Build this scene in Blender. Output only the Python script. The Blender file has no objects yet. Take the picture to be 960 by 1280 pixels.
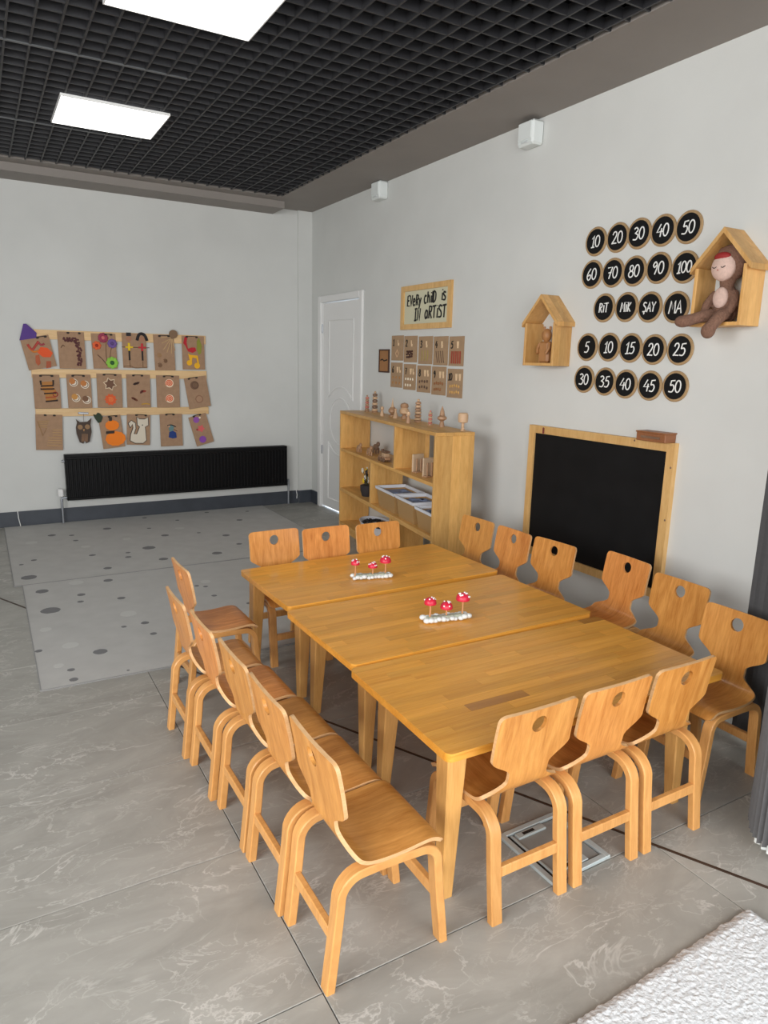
import bpy, bmesh, math, random
from mathutils import Vector, Matrix
random.seed(7)
R = math.radians
PI = math.pi
SC = bpy.context.scene
COL = SC.collection

# ------------------------------------------------------------------ camera
XR, YB, ZC = 3.124, 6.995, 3.021          # right wall, back wall, ceiling level
YAW, PITCH, ROLL, FPX, CAMH = 0.52711, -0.21366, 0.02384, 868.87, 1.55
_f = Vector((math.sin(YAW)*math.cos(PITCH), math.cos(YAW)*math.cos(PITCH), math.sin(PITCH)))
_r = Vector((math.cos(YAW), -math.sin(YAW), 0)); _u = _r.cross(_f)
_r2 = math.cos(ROLL)*_r + math.sin(ROLL)*_u; _u2 = -math.sin(ROLL)*_r + math.cos(ROLL)*_u
cam = bpy.data.cameras.new('camera'); camo = bpy.data.objects.new('camera', cam); COL.objects.link(camo)
m = Matrix((( _r2.x, _u2.x, -_f.x, 0), (_r2.y, _u2.y, -_f.y, 0), (_r2.z, _u2.z, -_f.z, CAMH), (0, 0, 0, 1)))
camo.matrix_world = m
cam.sensor_fit = 'VERTICAL'; cam.sensor_height = 36; cam.sensor_width = 27
cam.lens = FPX/1280*36; cam.clip_start = .05
SC.camera = camo

# ------------------------------------------------------------------ world, light, exposure
w = bpy.data.worlds.new('sky'); SC.world = w; w.use_nodes = True
w.node_tree.nodes['Background'].inputs[0].default_value = (.80, .90, 1.0, 1)
w.node_tree.nodes['Background'].inputs[1].default_value = 0.9
def area(name, loc, rot, sx, sy, power, color):
    l = bpy.data.lights.new(name, 'AREA'); l.shape = 'RECTANGLE'; l.size = sx; l.size_y = sy
    l.energy = power; l.color = color
    o = bpy.data.objects.new(name, l); COL.objects.link(o); o.location = loc; o.rotation_euler = rot
    return o
# daylight entering through the glazed front behind the camera and the window of the left wall
area('front_glazing_daylight', (0.3, -2.1, 1.75), (R(84), 0, 0), 5.6, 2.4, 215, (1, .99, .975))
area('left_window_daylight', (-2.95, 0.4, 1.75), (R(84), 0, R(-90)), 3.6, 2.1, 300, (1, .995, .985))
SC.view_settings.view_transform = 'Standard'; SC.view_settings.look = 'None'
SC.view_settings.exposure = 0.0; SC.view_settings.gamma = 1.0
SC.view_settings.use_curve_mapping = False
SC.cycles.max_bounces = 8; SC.cycles.diffuse_bounces = 5

# ------------------------------------------------------------------ materials
MATS = {}
def newmat(name):
    mt = bpy.data.materials.new(name); mt.use_nodes = True; MATS[name] = mt
    return mt, mt.node_tree.nodes, mt.node_tree.links, mt.node_tree.nodes['Principled BSDF']
def srgb(r, g, b):
    c = lambda x: (x/255/12.92) if x/255 <= .04045 else ((x/255+.055)/1.055)**2.4
    return (c(r), c(g), c(b))
def plain(name, col, rough=.55, metal=0, noise=0, nscale=30, bump=0):
    if name in MATS: return MATS[name]
    mt, N, L, b = newmat(name)
    b.inputs['Base Color'].default_value = (*col, 1); b.inputs['Roughness'].default_value = rough
    b.inputs['Metallic'].default_value = metal
    if noise or bump:
        tc = N.new('ShaderNodeTexCoord'); nz = N.new('ShaderNodeTexNoise'); nz.inputs['Scale'].default_value = nscale
        nz.inputs['Detail'].default_value = 5; L.new(tc.outputs['Object'], nz.inputs['Vector'])
        if noise:
            cr = N.new('ShaderNodeValToRGB'); cr.color_ramp.elements[0].position = .3; cr.color_ramp.elements[1].position = .7
            cr.color_ramp.elements[0].color = (*[c*(1-noise) for c in col], 1)
            cr.color_ramp.elements[1].color = (*[min(1, c*(1+noise)) for c in col], 1)
            L.new(nz.outputs['Fac'], cr.inputs['Fac']); L.new(cr.outputs['Color'], b.inputs['Base Color'])
        if bump:
            bp = N.new('ShaderNodeBump'); bp.inputs['Strength'].default_value = bump; bp.inputs['Distance'].default_value = .01
            L.new(nz.outputs['Fac'], bp.inputs['Height']); L.new(bp.outputs['Normal'], b.inputs['Normal'])
    return mt
def wood(name, dark, light, scale=(3, 25, 3), rough=.35, var=.12, hue=.0, bump=.04, coat=0., distort=1.2, stave=None):
    mt, N, L, b = newmat(name)
    tc = N.new('ShaderNodeTexCoord'); oi = N.new('ShaderNodeObjectInfo')
    mul = N.new('ShaderNodeMath'); mul.operation = 'MULTIPLY'; mul.inputs[1].default_value = 37.0
    L.new(oi.outputs['Random'], mul.inputs[0])
    add = N.new('ShaderNodeVectorMath'); add.operation = 'ADD'
    L.new(tc.outputs['Object'], add.inputs[0]); L.new(mul.outputs[0], add.inputs[1])
    mp = N.new('ShaderNodeMapping'); mp.inputs['Scale'].default_value = scale; L.new(add.outputs[0], mp.inputs['Vector'])
    nz = N.new('ShaderNodeTexNoise'); nz.inputs['Scale'].default_value = 1.0; nz.inputs['Detail'].default_value = 6
    nz.inputs['Distortion'].default_value = distort; L.new(mp.outputs[0], nz.inputs['Vector'])
    mp2 = N.new('ShaderNodeMapping'); mp2.inputs['Scale'].default_value = tuple(s*6 for s in scale); L.new(add.outputs[0], mp2.inputs['Vector'])
    nz2 = N.new('ShaderNodeTexNoise'); nz2.inputs['Scale'].default_value = 1.0; nz2.inputs['Detail'].default_value = 4
    L.new(mp2.outputs[0], nz2.inputs['Vector'])
    mx0 = N.new('ShaderNodeMix'); mx0.data_type = 'FLOAT'; mx0.inputs[0].default_value = .35
    L.new(nz.outputs['Fac'], mx0.inputs[2]); L.new(nz2.outputs['Fac'], mx0.inputs[3])
    cr = N.new('ShaderNodeValToRGB'); cr.color_ramp.elements[0].position = .32; cr.color_ramp.elements[1].position = .66
    cr.color_ramp.elements[0].color = (*dark, 1); cr.color_ramp.elements[1].color = (*light, 1)
    L.new(mx0.outputs[0], cr.inputs['Fac'])
    hs = N.new('ShaderNodeHueSaturation'); L.new(cr.outputs['Color'], hs.inputs['Color'])
    mr = N.new('ShaderNodeMapRange'); mr.inputs[3].default_value = 1-var; mr.inputs[4].default_value = 1+var
    L.new(oi.outputs['Random'], mr.inputs[0]); L.new(mr.outputs[0], hs.inputs['Value'])
    if hue:
        mh = N.new('ShaderNodeMapRange'); mh.inputs[3].default_value = .5+hue; mh.inputs[4].default_value = .5-hue
        L.new(oi.outputs['Random'], mh.inputs[0]); L.new(mh.outputs[0], hs.inputs['Hue'])
    L.new(hs.outputs['Color'], b.inputs['Base Color'])
    if stave:
        sx = N.new('ShaderNodeSeparateXYZ'); L.new(tc.outputs['Object'], sx.inputs[0])
        dv = N.new('ShaderNodeMath'); dv.operation = 'DIVIDE'; dv.inputs[1].default_value = stave[1]; L.new(sx.outputs[stave[0]], dv.inputs[0])
        fl = N.new('ShaderNodeMath'); fl.operation = 'FLOOR'; L.new(dv.outputs[0], fl.inputs[0])
        ad = N.new('ShaderNodeMath'); L.new(fl.outputs[0], ad.inputs[0]); L.new(mul.outputs[0], ad.inputs[1])
        wn = N.new('ShaderNodeTexWhiteNoise'); wn.noise_dimensions = '1D'; L.new(ad.outputs[0], wn.inputs['W'])
        m2 = N.new('ShaderNodeMapRange'); m2.inputs[3].default_value = .80; m2.inputs[4].default_value = 1.12; L.new(wn.outputs['Value'], m2.inputs[0])
        h2 = N.new('ShaderNodeHueSaturation'); L.new(hs.outputs['Color'], h2.inputs['Color']); L.new(m2.outputs[0], h2.inputs['Value'])
        L.new(h2.outputs['Color'], b.inputs['Base Color'])
    b.inputs['Roughness'].default_value = rough
    if coat: b.inputs['Coat Weight'].default_value = coat; b.inputs['Coat Roughness'].default_value = .12
    bp = N.new('ShaderNodeBump'); bp.inputs['Strength'].default_value = bump; bp.inputs['Distance'].default_value = .01
    L.new(mx0.outputs[0], bp.inputs['Height']); L.new(bp.outputs['Normal'], b.inputs['Normal'])
    return mt

M_wall = plain('wall_paint', (.628, .637, .618), .85, noise=.03, nscale=2.5, bump=.015)
M_soffit = plain('soffit_paint', (.26, .235, .215), .7, noise=.04, nscale=3)
M_black = plain('black_ceiling_metal', (.024, .024, .027), .5)
M_plenum = plain('plenum_black', (.012, .012, .014), .9)
M_base = plain('skirting_tile', (.052, .06, .075), .45, noise=.15, nscale=6)
M_white = plain('white_lacquer', (.78, .78, .77), .4)
M_plastic = plain('white_plastic', (.72, .76, .75), .45)
M_rad = plain('radiator_black', (.004, .004, .0045), .5)
M_chrome = plain('pipe_metal', (.35, .37, .40), .35, metal=.8)
M_chalkboard = plain('blackboard_paint', (.0055, .0055, .006), .75, noise=.25, nscale=7)
for _m in (M_chalkboard, M_rad): _m.node_tree.nodes['Principled BSDF'].inputs['Specular IOR Level'].default_value = .22
M_chalk = plain('chalk_white', (.82, .82, .80), .9)
M_ink = plain('black_ink', (.01, .009, .008), .7)
M_kraft = plain('kraft_paper', (.37, .228, .138), .85, noise=.08, nscale=25)
M_kraft2 = plain('kraft_card', (.38, .25, .145), .85, noise=.06, nscale=25)
M_steel = plain('galvanised_steel', (.50, .57, .58), .4, metal=.25)
M_grout = plain('grout', (.085, .083, .08), .9)
M_strip = plain('joint_strip_brown', (.05, .028, .018), .5, noise=.4, nscale=9)
M_blind = plain('blind_fabric_grey', (.115, .113, .116), .85, noise=.06, nscale=60)
M_cork = plain('disc_wood_rim', (.36, .235, .115), .7, noise=.15, nscale=40)
M_paperw = plain('cream_paper', (.60, .58, .42), .8)
M_plush = plain('brown_plush', (.205, .108, .072), .95, noise=.2, nscale=120, bump=.5)
M_plushf = plain('pink_plush', (.66, .47, .40), .95, noise=.08, nscale=90, bump=.2)
M_binbody = plain('bin_tan_plastic', (.42, .25, .10), .4)
M_binrim = plain('bin_white_plastic', (.72, .74, .80), .4)

M_ply = wood('chair_plywood', (.45, .160, .030), (.71, .32, .085), (3.5, 26, 3.5), .36, .09, .006, coat=.12)
M_plyedge = wood('chair_plywood_edge', (.56, .31, .13), (.70, .43, .21), (8, 8, 60), .5, .06)
M_leg = wood('chair_leg_beech', (.54, .25, .072), (.68, .35, .118), (5, 40, 5), .38, .08, coat=.1)
M_table = wood('table_stave', (.69, .280, .032), (.88, .43, .074), (1.6, 34, 34), .32, .12, 0, coat=.2, distort=.6)
M_tableD = wood('table_stave_dark', (.42, .16, .02), (.52, .22, .036), (1.6, 34, 34), .3, .1, coat=.3)
M_tleg = wood('table_leg', (.56, .28, .075), (.72, .40, .13), (30, 30, 3), .4, .08)
M_shelf = wood('shelf_pine', (.56, .29, .075), (.74, .43, .14), (3, 14, 14), .42, .06, stave=(1, .07))
M_shelfV = wood('shelf_pine_upright', (.56, .29, .075), (.74, .43, .14), (14, 14, 2.5), .42, .06, stave=(1, .062))
M_frame = wood('pine_frame', (.58, .33, .11), (.72, .46, .19), (20, 20, 4), .45, .06)
M_rail = wood('rail_pine', (.66, .42, .19), (.78, .54, .28), (2.5, 25, 25), .5, .05)
M_house = wood('house_pine', (.56, .29, .085), (.74, .44, .16), (18, 12, 3), .45, .12, stave=(1, .045))
M_toyL = wood('toy_wood_light', (.52, .33, .19), (.62, .42, .26), (20, 20, 20), .5, .08)
M_toyM = wood('toy_wood_mid', (.34, .19, .10), (.44, .26, .15), (20, 20, 20), .5, .08)
M_toyD = wood('toy_wood_dark', (.14, .08, .05), (.22, .13, .08), (20, 20, 20), .5, .1)
M_boxbrown = wood('chalk_box_wood', (.24, .09, .035), (.33, .13, .05), (14, 3, 14), .45, .05)

for _m in (M_ply, M_table, M_leg): _m.node_tree.nodes['Principled BSDF'].inputs['Specular IOR Level'].default_value = .32
def tile_mat():
    mt, N, L, b = newmat('floor_tile_marble')
    tc = N.new('ShaderNodeTexCoord'); oi = N.new('ShaderNodeObjectInfo')
    mul = N.new('ShaderNodeMath'); mul.operation = 'MULTIPLY'; mul.inputs[1].default_value = 61.0
    L.new(oi.outputs['Random'], mul.inputs[0])
    add = N.new('ShaderNodeVectorMath'); L.new(tc.outputs['Object'], add.inputs[0]); L.new(mul.outputs[0], add.inputs[1])
    mp = N.new('ShaderNodeMapping'); mp.inputs['Rotation'].default_value = (0, 0, R(-18)); mp.inputs['Scale'].default_value = (1.0, 1.9, 1)
    L.new(add.outputs[0], mp.inputs['Vector'])
    n1 = N.new('ShaderNodeTexNoise'); n1.inputs['Scale'].default_value = 2.0; n1.inputs['Detail'].default_value = 9; n1.inputs['Roughness'].default_value = .62
    n1.inputs['Distortion'].default_value = 1.3
    L.new(mp.outputs[0], n1.inputs['Vector'])
    cr = N.new('ShaderNodeValToRGB'); e = cr.color_ramp.elements
    e[0].position = .28; e[0].color = (.264, .257, .232, 1); e[1].position = .74; e[1].color = (.388, .379, .348, 1)
    L.new(n1.outputs['Fac'], cr.inputs['Fac'])
    # thin light veins: ridges of two distorted noises, fading in and out
    def vein(sc, wdt, lo, hi, amt, off):
        n2 = N.new('ShaderNodeTexNoise'); n2.inputs['Scale'].default_value = sc; n2.inputs['Detail'].default_value = 6; n2.inputs['Distortion'].default_value = .7
        n2.inputs['Roughness'].default_value = .58
        mo = N.new('ShaderNodeVectorMath'); mo.inputs[1].default_value = (off, off*2, off); L.new(mp.outputs[0], mo.inputs[0]); L.new(mo.outputs[0], n2.inputs['Vector'])
        s_ = N.new('ShaderNodeMath'); s_.operation = 'SUBTRACT'; s_.inputs[1].default_value = .5; L.new(n2.outputs['Fac'], s_.inputs[0])
        a_ = N.new('ShaderNodeMath'); a_.operation = 'ABSOLUTE'; L.new(s_.outputs[0], a_.inputs[0])
        vr = N.new('ShaderNodeMapRange'); vr.inputs[1].default_value = 0; vr.inputs[2].default_value = wdt; vr.inputs[3].default_value = 1; vr.inputs[4].default_value = 0
        L.new(a_.outputs[0], vr.inputs[0])
        n3 = N.new('ShaderNodeTexNoise'); n3.inputs['Scale'].default_value = 3.2; n3.inputs['Detail'].default_value = 3; L.new(mo.outputs[0], n3.inputs['Vector'])
        vm = N.new('ShaderNodeMapRange'); vm.inputs[1].default_value = lo; vm.inputs[2].default_value = hi; vm.inputs[3].default_value = 0; vm.inputs[4].default_value = amt
        L.new(n3.outputs['Fac'], vm.inputs[0])
        mm = N.new('ShaderNodeMath'); mm.operation = 'MULTIPLY'; L.new(vr.outputs[0], mm.inputs[0]); L.new(vm.outputs[0], mm.inputs[1]); return mm
    v1 = vein(3.0, .013, .38, .62, .75, 0); v2 = vein(7.0, .016, .42, .66, .5, 13.7)
    vv = N.new('ShaderNodeMath'); vv.operation = 'MAXIMUM'; L.new(v1.outputs[0], vv.inputs[0]); L.new(v2.outputs[0], vv.inputs[1])
    mx = N.new('ShaderNodeMix'); mx.data_type = 'RGBA'; L.new(vv.outputs[0], mx.inputs[0]); L.new(cr.outputs['Color'], mx.inputs[6])
    mx.inputs[7].default_value = (.60, .585, .55, 1)
    L.new(mx.outputs[2], b.inputs['Base Color']); b.inputs['Roughness'].default_value = .42
    return mt
M_tile = tile_mat()
M_rug = plain('dotted_rug_grey', (.47, .465, .45), .95, noise=.05, nscale=8, bump=.05)
M_rugdark = plain('rug_dot_dark', (.18, .18, .185), .95)
M_ruglight = plain('rug_dot_light', (.53, .53, .51), .95)
M_fleece = plain('white_fleece', (.66, .68, .70), 1.0, noise=.10, nscale=110, bump=.5)
def emis(name, col, s):
    mt, N, L, b = newmat(name)
    b.inputs['Base Color'].default_value = (.8, .8, .8, 1)
    b.inputs['Emission Color'].default_value = (*col, 1); b.inputs['Emission Strength'].default_value = s
    return mt
M_led = emis('led_diffuser', (1, .985, .95), 5.5)
def paint(r, g, b, rough=.7):
    n = 'paint_%d_%d_%d' % (r, g, b)
    return MATS.get(n) or plain(n, srgb(r, g, b), rough)

# ------------------------------------------------------------------ mesh helpers
class MB:
    def __init__(s): s.v = []; s.f = []; s.mi = []
    def _add(s, vs, fs, mi=0):
        o = len(s.v); s.v += [tuple(x) for x in vs]
        for f in fs: s.f.append(tuple(o+i for i in f)); s.mi.append(mi)
        return s
    def box(s, c, d, rz=0, ry=0, mi=0):
        hx, hy, hz = d[0]/2, d[1]/2, d[2]/2; cz, sz = math.cos(rz), math.sin(rz); cy, sy = math.cos(ry), math.sin(ry)
        vs = []
        for x, y, z in ((-hx,-hy,-hz),(hx,-hy,-hz),(hx,hy,-hz),(-hx,hy,-hz),(-hx,-hy,hz),(hx,-hy,hz),(hx,hy,hz),(-hx,hy,hz)):
            x, z = cy*x+sy*z, -sy*x+cy*z
            vs.append((c[0]+cz*x-sz*y, c[1]+sz*x+cz*y, c[2]+z))
        return s._add(vs, ((0,3,2,1),(4,5,6,7),(0,1,5,4),(1,2,6,5),(2,3,7,6),(3,0,4,7)), mi)
    def cbox(s, c, d, ch=.003, mi=0):
        bm = bmesh.new()
        for sx in (-1,1):
            for sy in (-1,1):
                for sz in (-1,1):
                    h = [d[0]/2, d[1]/2, d[2]/2]
                    for k in range(3):
                        q = [h[j]-(ch if j != k else 0) for j in range(3)]
                        bm.verts.new((c[0]+sx*q[0], c[1]+sy*q[1], c[2]+sz*q[2]))
        bmesh.ops.convex_hull(bm, input=bm.verts)
        bm.verts.index_update()
        s._add([v.co[:] for v in bm.verts], [[v.index for v in f.verts] for f in bm.faces], mi); bm.free(); return s
    def prism(s, poly, h0, h1, fn=lambda a, b, h: (a, b, h), mi=0):
        """extrude a 2-d polygon (a, b) from h0 to h1"""
        n = len(poly); vs = [fn(a, b, h0) for a, b in poly]+[fn(a, b, h1) for a, b in poly]
        fs = [tuple(range(n-1, -1, -1)), tuple(range(n, 2*n))]+[(i, (i+1) % n, n+(i+1) % n, n+i) for i in range(n)]
        return s._add(vs, fs, mi)
    def loft(s, rings, cap=True, closed=False, mi=0):
        n = len(rings[0]); vs = [p for r_ in rings for p in r_]; fs = []
        m_ = len(rings)
        for k in range(m_ if closed else m_-1):
            a, b = k*n, ((k+1) % m_)*n
            fs += [(a+i, a+(i+1) % n, b+(i+1) % n, b+i) for i in range(n)]
        if cap and not closed: fs += [tuple(range(n-1, -1, -1)), tuple((m_-1)*n+i for i in range(n))]
        return s._add(vs, fs, mi)
    def lathe(s, prof, n=16, c=(0,0,0), mi=0, sx=1, sy=1):
        rings = [[(c[0]+sx*r_*math.cos(2*PI*i/n), c[1]+sy*r_*math.sin(2*PI*i/n), c[2]+z) for i in range(n)] for r_, z in prof]
        return s.loft(rings, True, False, mi)
    def ball(s, c, r_, n=12, m_=8, mi=0):
        if not hasattr(r_, '__len__'): r_ = (r_,)*3
        pr = [(max(1e-4, math.sin(PI*k/m_)), -math.cos(PI*k/m_)) for k in range(m_+1)]
        rings = [[(c[0]+r_[0]*q*math.cos(2*PI*i/n), c[1]+r_[1]*q*math.sin(2*PI*i/n), c[2]+r_[2]*z) for i in range(n)] for q, z in pr]
        return s.loft(rings, True, False, mi)
    def tube(s, pts, rad, n=8, closed=False, flat=None, mi=0):
        """sweep a circle; flat = (axis, factor) squashes it along an axis"""
        P = [Vector(p) for p in pts]; rings = []; m_ = len(P)
        rr = rad if hasattr(rad, '__len__') else [rad]*m_
        prev = None
        for i in range(m_):
            a = P[(i-1) % m_] if (closed or i) else P[i]; b = P[(i+1) % m_] if (closed or i < m_-1) else P[i]
            t = (b-a)
            t = t.normalized() if t.length > 1e-9 else Vector((0,0,1))
            if prev is None:
                up = Vector((0,1,0)) if abs(t.y) < .9 else Vector((1,0,0))
                nrm = (up-t*up.dot(t)).normalized()
            else:
                nrm = (prev-t*prev.dot(t)); nrm = nrm.normalized() if nrm.length > 1e-6 else prev
            prev = nrm; bn = t.cross(nrm); ring = []
            for k in range(n):
                d = math.cos(2*PI*k/n)*nrm*rr[i]+math.sin(2*PI*k/n)*bn*rr[i]
                if flat: d[flat[0]] *= flat[1]
                ring.append(tuple(P[i]+d))
            rings.append(ring)
        return s.loft(rings, True, closed, mi)
    def mesh(s, name, mats, smooth=None):
        me = bpy.data.meshes.new(name); me.from_pydata(s.v, [], s.f)
        for m_ in (mats if isinstance(mats, (list, tuple)) else [mats]): me.materials.append(m_)
        for p, k in zip(me.polygons, s.mi): p.material_index = k
        bm = bmesh.new(); bm.from_mesh(me); bmesh.ops.recalc_face_normals(bm, faces=bm.faces); bm.to_mesh(me); bm.free()
        if smooth is not None:
            for p in me.polygons: p.use_smooth = True
            me.set_sharp_from_angle(angle=R(smooth))
        me.update(); return me
    def build(s, name, mats, parent=None, loc=(0,0,0), rot=(0,0,0), smooth=None):
        return link(name, s.mesh(name, mats, smooth), parent, loc, rot)
def link(name, me, parent=None, loc=(0,0,0), rot=(0,0,0)):
    o = bpy.data.objects.new(name, me); COL.objects.link(o); o.location = loc; o.rotation_euler = rot
    if parent: o.parent = parent
    return o
def tag(o, label, cat, group=None):
    o['label'] = label; o['category'] = cat
    if group: o['group'] = group
    return o
def thing(name, label, cat, loc=(0,0,0), rz=0, group=None, ry=0):
    o = bpy.data.objects.new(name, None); COL.objects.link(o); o.empty_display_size = .05
    o.location = loc; o.rotation_euler = (0, ry, rz)
    return tag(o, label, cat, group)
def struct(o, label=None):
    o['kind'] = 'structure'
    if label: o['label'] = label
    return o
def dup(root, loc, rz, label):
    r_ = root.copy(); COL.objects.link(r_); r_.location = loc; r_.rotation_euler = (0, 0, rz); r_['label'] = label
    for ch in list(root.children):
        c = ch.copy(); COL.objects.link(c); c.parent = r_
        for g in ch.children:
            d = g.copy(); COL.objects.link(d); d.parent = c
    return r_
def bxm(name, lo, hi, mat, parent=None):
    c = [(a+b)/2 for a, b in zip(lo, hi)]; d = [b-a for a, b in zip(lo, hi)]
    return MB().box(c, d).build(name, mat, parent)
def smooth_pts(pts, k=6):
    if len(pts) < 3: return pts
    out = []; n = len(pts)
    g = lambda i: pts[max(0, min(n-1, i))]
    for i in range(n-1):
        p0, p1, p2, p3 = g(i-1), g(i), g(i+1), g(i+2)
        for j in range(k):
            t = j/k
            out.append(tuple(.5*((2*b)+(-a+c)*t+(2*a-5*b+4*c-d)*t*t+(-a+3*b-3*c+d)*t**3) for a, b, c, d in zip(p0, p1, p2, p3)))
    out.append(tuple(pts[-1])); return out
def circ(cx, cz, r_, n=20, a0=0, a1=2*PI): 
    full = abs(a1-a0-2*PI) < 1e-6
    return [(cx+r_*math.cos(a0+(a1-a0)*i/(n if full else n-1)), cz+r_*math.sin(a0+(a1-a0)*i/(n if full else n-1))) for i in range(n)]
WALL = lambda a, b, h: (a, -h, b)      # front-view frame: a right, b up, h out of the wall

# ================================================================== the room
XL, YF = -3.0, -2.2
floor = bxm('floor', (XL, YF, -.12), (XR, YB, -.004), M_grout); struct(floor, 'grey marble-look tiled floor')
_tm = {}
def tile_mesh(wx, wy):
    k = (round(wx, 3), round(wy, 3))
    if k not in _tm:
        mb = MB(); g = .0015; h = .0012
        lo = [(-wx/2+g, -wy/2+g), (wx/2-g, -wy/2+g), (wx/2-g, wy/2-g), (-wx/2+g, wy/2-g)]
        inn = [(x-math.copysign(h, x), y-math.copysign(h, y)) for x, y in lo]
        mb.loft([[(x, y, -.006) for x, y in lo], [(x, y, -.0012) for x, y in lo], [(x, y, 0) for x, y in inn]])
        _tm[k] = mb.mesh('floor_tile', M_tile)
    return _tm[k]
xs = [XL] + [x for x in (.62+1.2*k for k in range(-4, 4)) if XL+.01 < x < XR-.01] + [XR]
ys = [YF] + [y for y in (1.312+.6*k for k in range(-10, 12)) if YF+.01 < y < YB-.01] + [YB]
for i in range(len(xs)-1):
    for j in range(len(ys)-1):
        link('floor_tile', tile_mesh(xs[i+1]-xs[i], ys[j+1]-ys[j]), floor, ((xs[i]+xs[i+1])/2, (ys[j]+ys[j+1])/2, 0))
# diagonal joint strip let into the floor
a, b = Vector((.01, 4.904)), Vector((1.968, .988)); d = (b-a).normalized(); a2 = a-d*1.2; b2 = b+d*1.4
mid = (a2+b2)/2; ang = math.atan2(d.y, d.x)
struct(MB().box((0, 0, .0005), ((b2-a2).length, .011, .003)).build('trim_1', M_strip, None, (mid.x, mid.y, 0), (0, 0, ang)), 'dark brown diagonal joint strip in the floor')

DY0, DY1, DZ = 5.87, 6.725, 2.125            # doorway in the right wall
wr = MB(); T = .12
for lo, hi in (((XR, YF, 0), (XR+T, DY0, ZC+.4)), ((XR, DY0, DZ), (XR+T, DY1, ZC+.4)), ((XR, DY1, 0), (XR+T, YB+T, ZC+.4))):
    wr.box([(p+q)/2 for p, q in zip(lo, hi)], [q-p for p, q in zip(lo, hi)])
struct(wr.build('wall_right', M_wall), 'pale grey painted wall on the right')
struct(bxm('wall_back', (XL-T, YB, 0), (XR, YB+T, ZC+.4), M_wall), 'pale grey painted wall at the back')
struct(bxm('wall_left', (XL-T, YF, 0), (XL, YB, ZC+.4), M_wall), 'pale grey painted wall on the left')
struct(bxm('trim_2', (2.969, YB-.022, .0), (XR, YB, ZC), M_wall), 'narrow corner pilaster painted pale grey')
BH = .138
bb = MB(); bb.box(((XL+2.969)/2, YB-.007, BH/2), (2.969-XL, .014, BH)); bb.box(((2.969+XR)/2, YB-.029, BH/2), (XR-2.969+.004, .014, BH))
struct(bb.build('baseboard_back', M_base), 'dark slate skirting along the back wall')
bb = MB(); bb.box((XR-.007, (6.775+YB-.036)/2, BH/2), (.014, YB-.036-6.775, BH))
struct(bb.build('baseboard_right', M_base), 'short dark slate skirting beside the door')

# ceiling: black plenum, open-cell grid of blades, painted border
ceil = bxm('ceiling', (XL, YF, ZC+.34), (XR, YB, ZC+.40), M_plenum); struct(ceil, 'black open-cell grid ceiling')
GX, GY = XR-.515, YB-.479
bxm('border_panel', (GX, YF, ZC), (XR, YB, ZC+.05), M_soffit, ceil)
bxm('border_panel', (XL, GY, ZC), (GX, YB, ZC+.05), M_soffit, ceil)
bxm('bulkhead', (XL, 6.67, 2.958), (2.70, YB, ZC), M_soffit, ceil)
ly = bxm('t', (-.005, YF, 0), (.005, GY, .045), M_black); lx = bxm('t', (XL, -.005, 0), (GX, .005, .045), M_black)
mey, mex = ly.data, lx.data; mey.name = mex.name = 'ceiling_blade'
for o in (ly, lx): bpy.data.objects.remove(o)
x = .476-.11*31
while x < GX-.02:
    if x > XL: link('ceiling_blade', mey, ceil, (x, 0, ZC))
    x += .11
y = 4.182-.1083*58
while y < GY-.02:
    if y > YF: link('ceiling_blade', mex, ceil, (0, y, ZC+.002))
    y += .1083
# slim tee bars that joint the grid modules
for y in (4.182-1.3*k for k in range(-1, 4)):
    if y < GY: bxm('module_tee', (-.5, y-.008, ZC-.002), (1.15, y+.008, ZC+.004), plain('tee_grey', (.09, .095, .10), .4), ceil)
def led(cx, cy, sx, sy, label):
    t = thing('ceiling_light', label, 'ceiling light', (cx, cy, ZC-.004), 0, 'square ceiling light panels')
    fr = MB(); wdt = .006
    for (px, py, dx, dy) in ((0, sy/2-wdt/2, sx, wdt), (0, -sy/2+wdt/2, sx, wdt), (sx/2-wdt/2, 0, wdt, sy-2*wdt), (-sx/2+wdt/2, 0, wdt, sy-2*wdt)):
        fr.box((px, py, -.004), (dx, dy, .016))
    fr.build('frame', M_white, t)
    MB().box((0, 0, -.003), (sx-2*wdt, sy-2*wdt, .008)).build('diffuser', M_led, t)
    return t
led(.872, 5.072, .625, .565, 'square glowing ceiling panel in the grid, nearer the back wall')
led(.925, 3.225, .645, .58, 'square glowing ceiling panel cut off by the top of the picture')

# ------------------------------------------------------------------ door in the right wall
door = struct(bpy.data.objects.new('door_1', None), 'white panelled door with moulded casing beside the bookcase'); COL.objects.link(door)
door.location = (XR, 6.775, 0); door.rotation_euler = (0, 0, -PI/2)       # local x to the right along the wall, y into it
W_ = .959; cs = .062
fr = MB()
for (x0, x1, z0, z1) in ((0, cs, 0, 2.178), (W_-cs, W_, 0, 2.178), (cs, W_-cs, 2.178-cs, 2.178)):
    fr.cbox(((x0+x1)/2, -.012, (z0+z1)/2), (x1-x0, .024, z1-z0), .004)
for (x0, x1, z0, z1) in ((cs-.012, cs+.006, 0, DZ), (W_-cs-.006, W_-cs+.012, 0, DZ), (cs, W_-cs, DZ-.006, DZ+.006)):
    fr.box(((x0+x1)/2, .06, (z0+z1)/2), (x1-x0, .12, z1-z0))
fr.build('door_casing', M_white, door)
leaf = MB().cbox((W_/2, .028, 1.0625), (W_-2*cs-.016, .04, 2.09), .003).build('door_leaf', M_white, door)
mx_ = W_/2-.005; hw = .265; zc = .94
up = [(mx_-hw, 1.932), (mx_+hw, 1.932)]
al = math.asin(hw/.345)
arc = [(mx_+.345*math.sin(al-2*al*i/14), zc+.345*math.cos(al-2*al*i/14)) for i in range(15)]
lowp = [(mx_-hw, .117), (mx_+hw, .117)]
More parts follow.
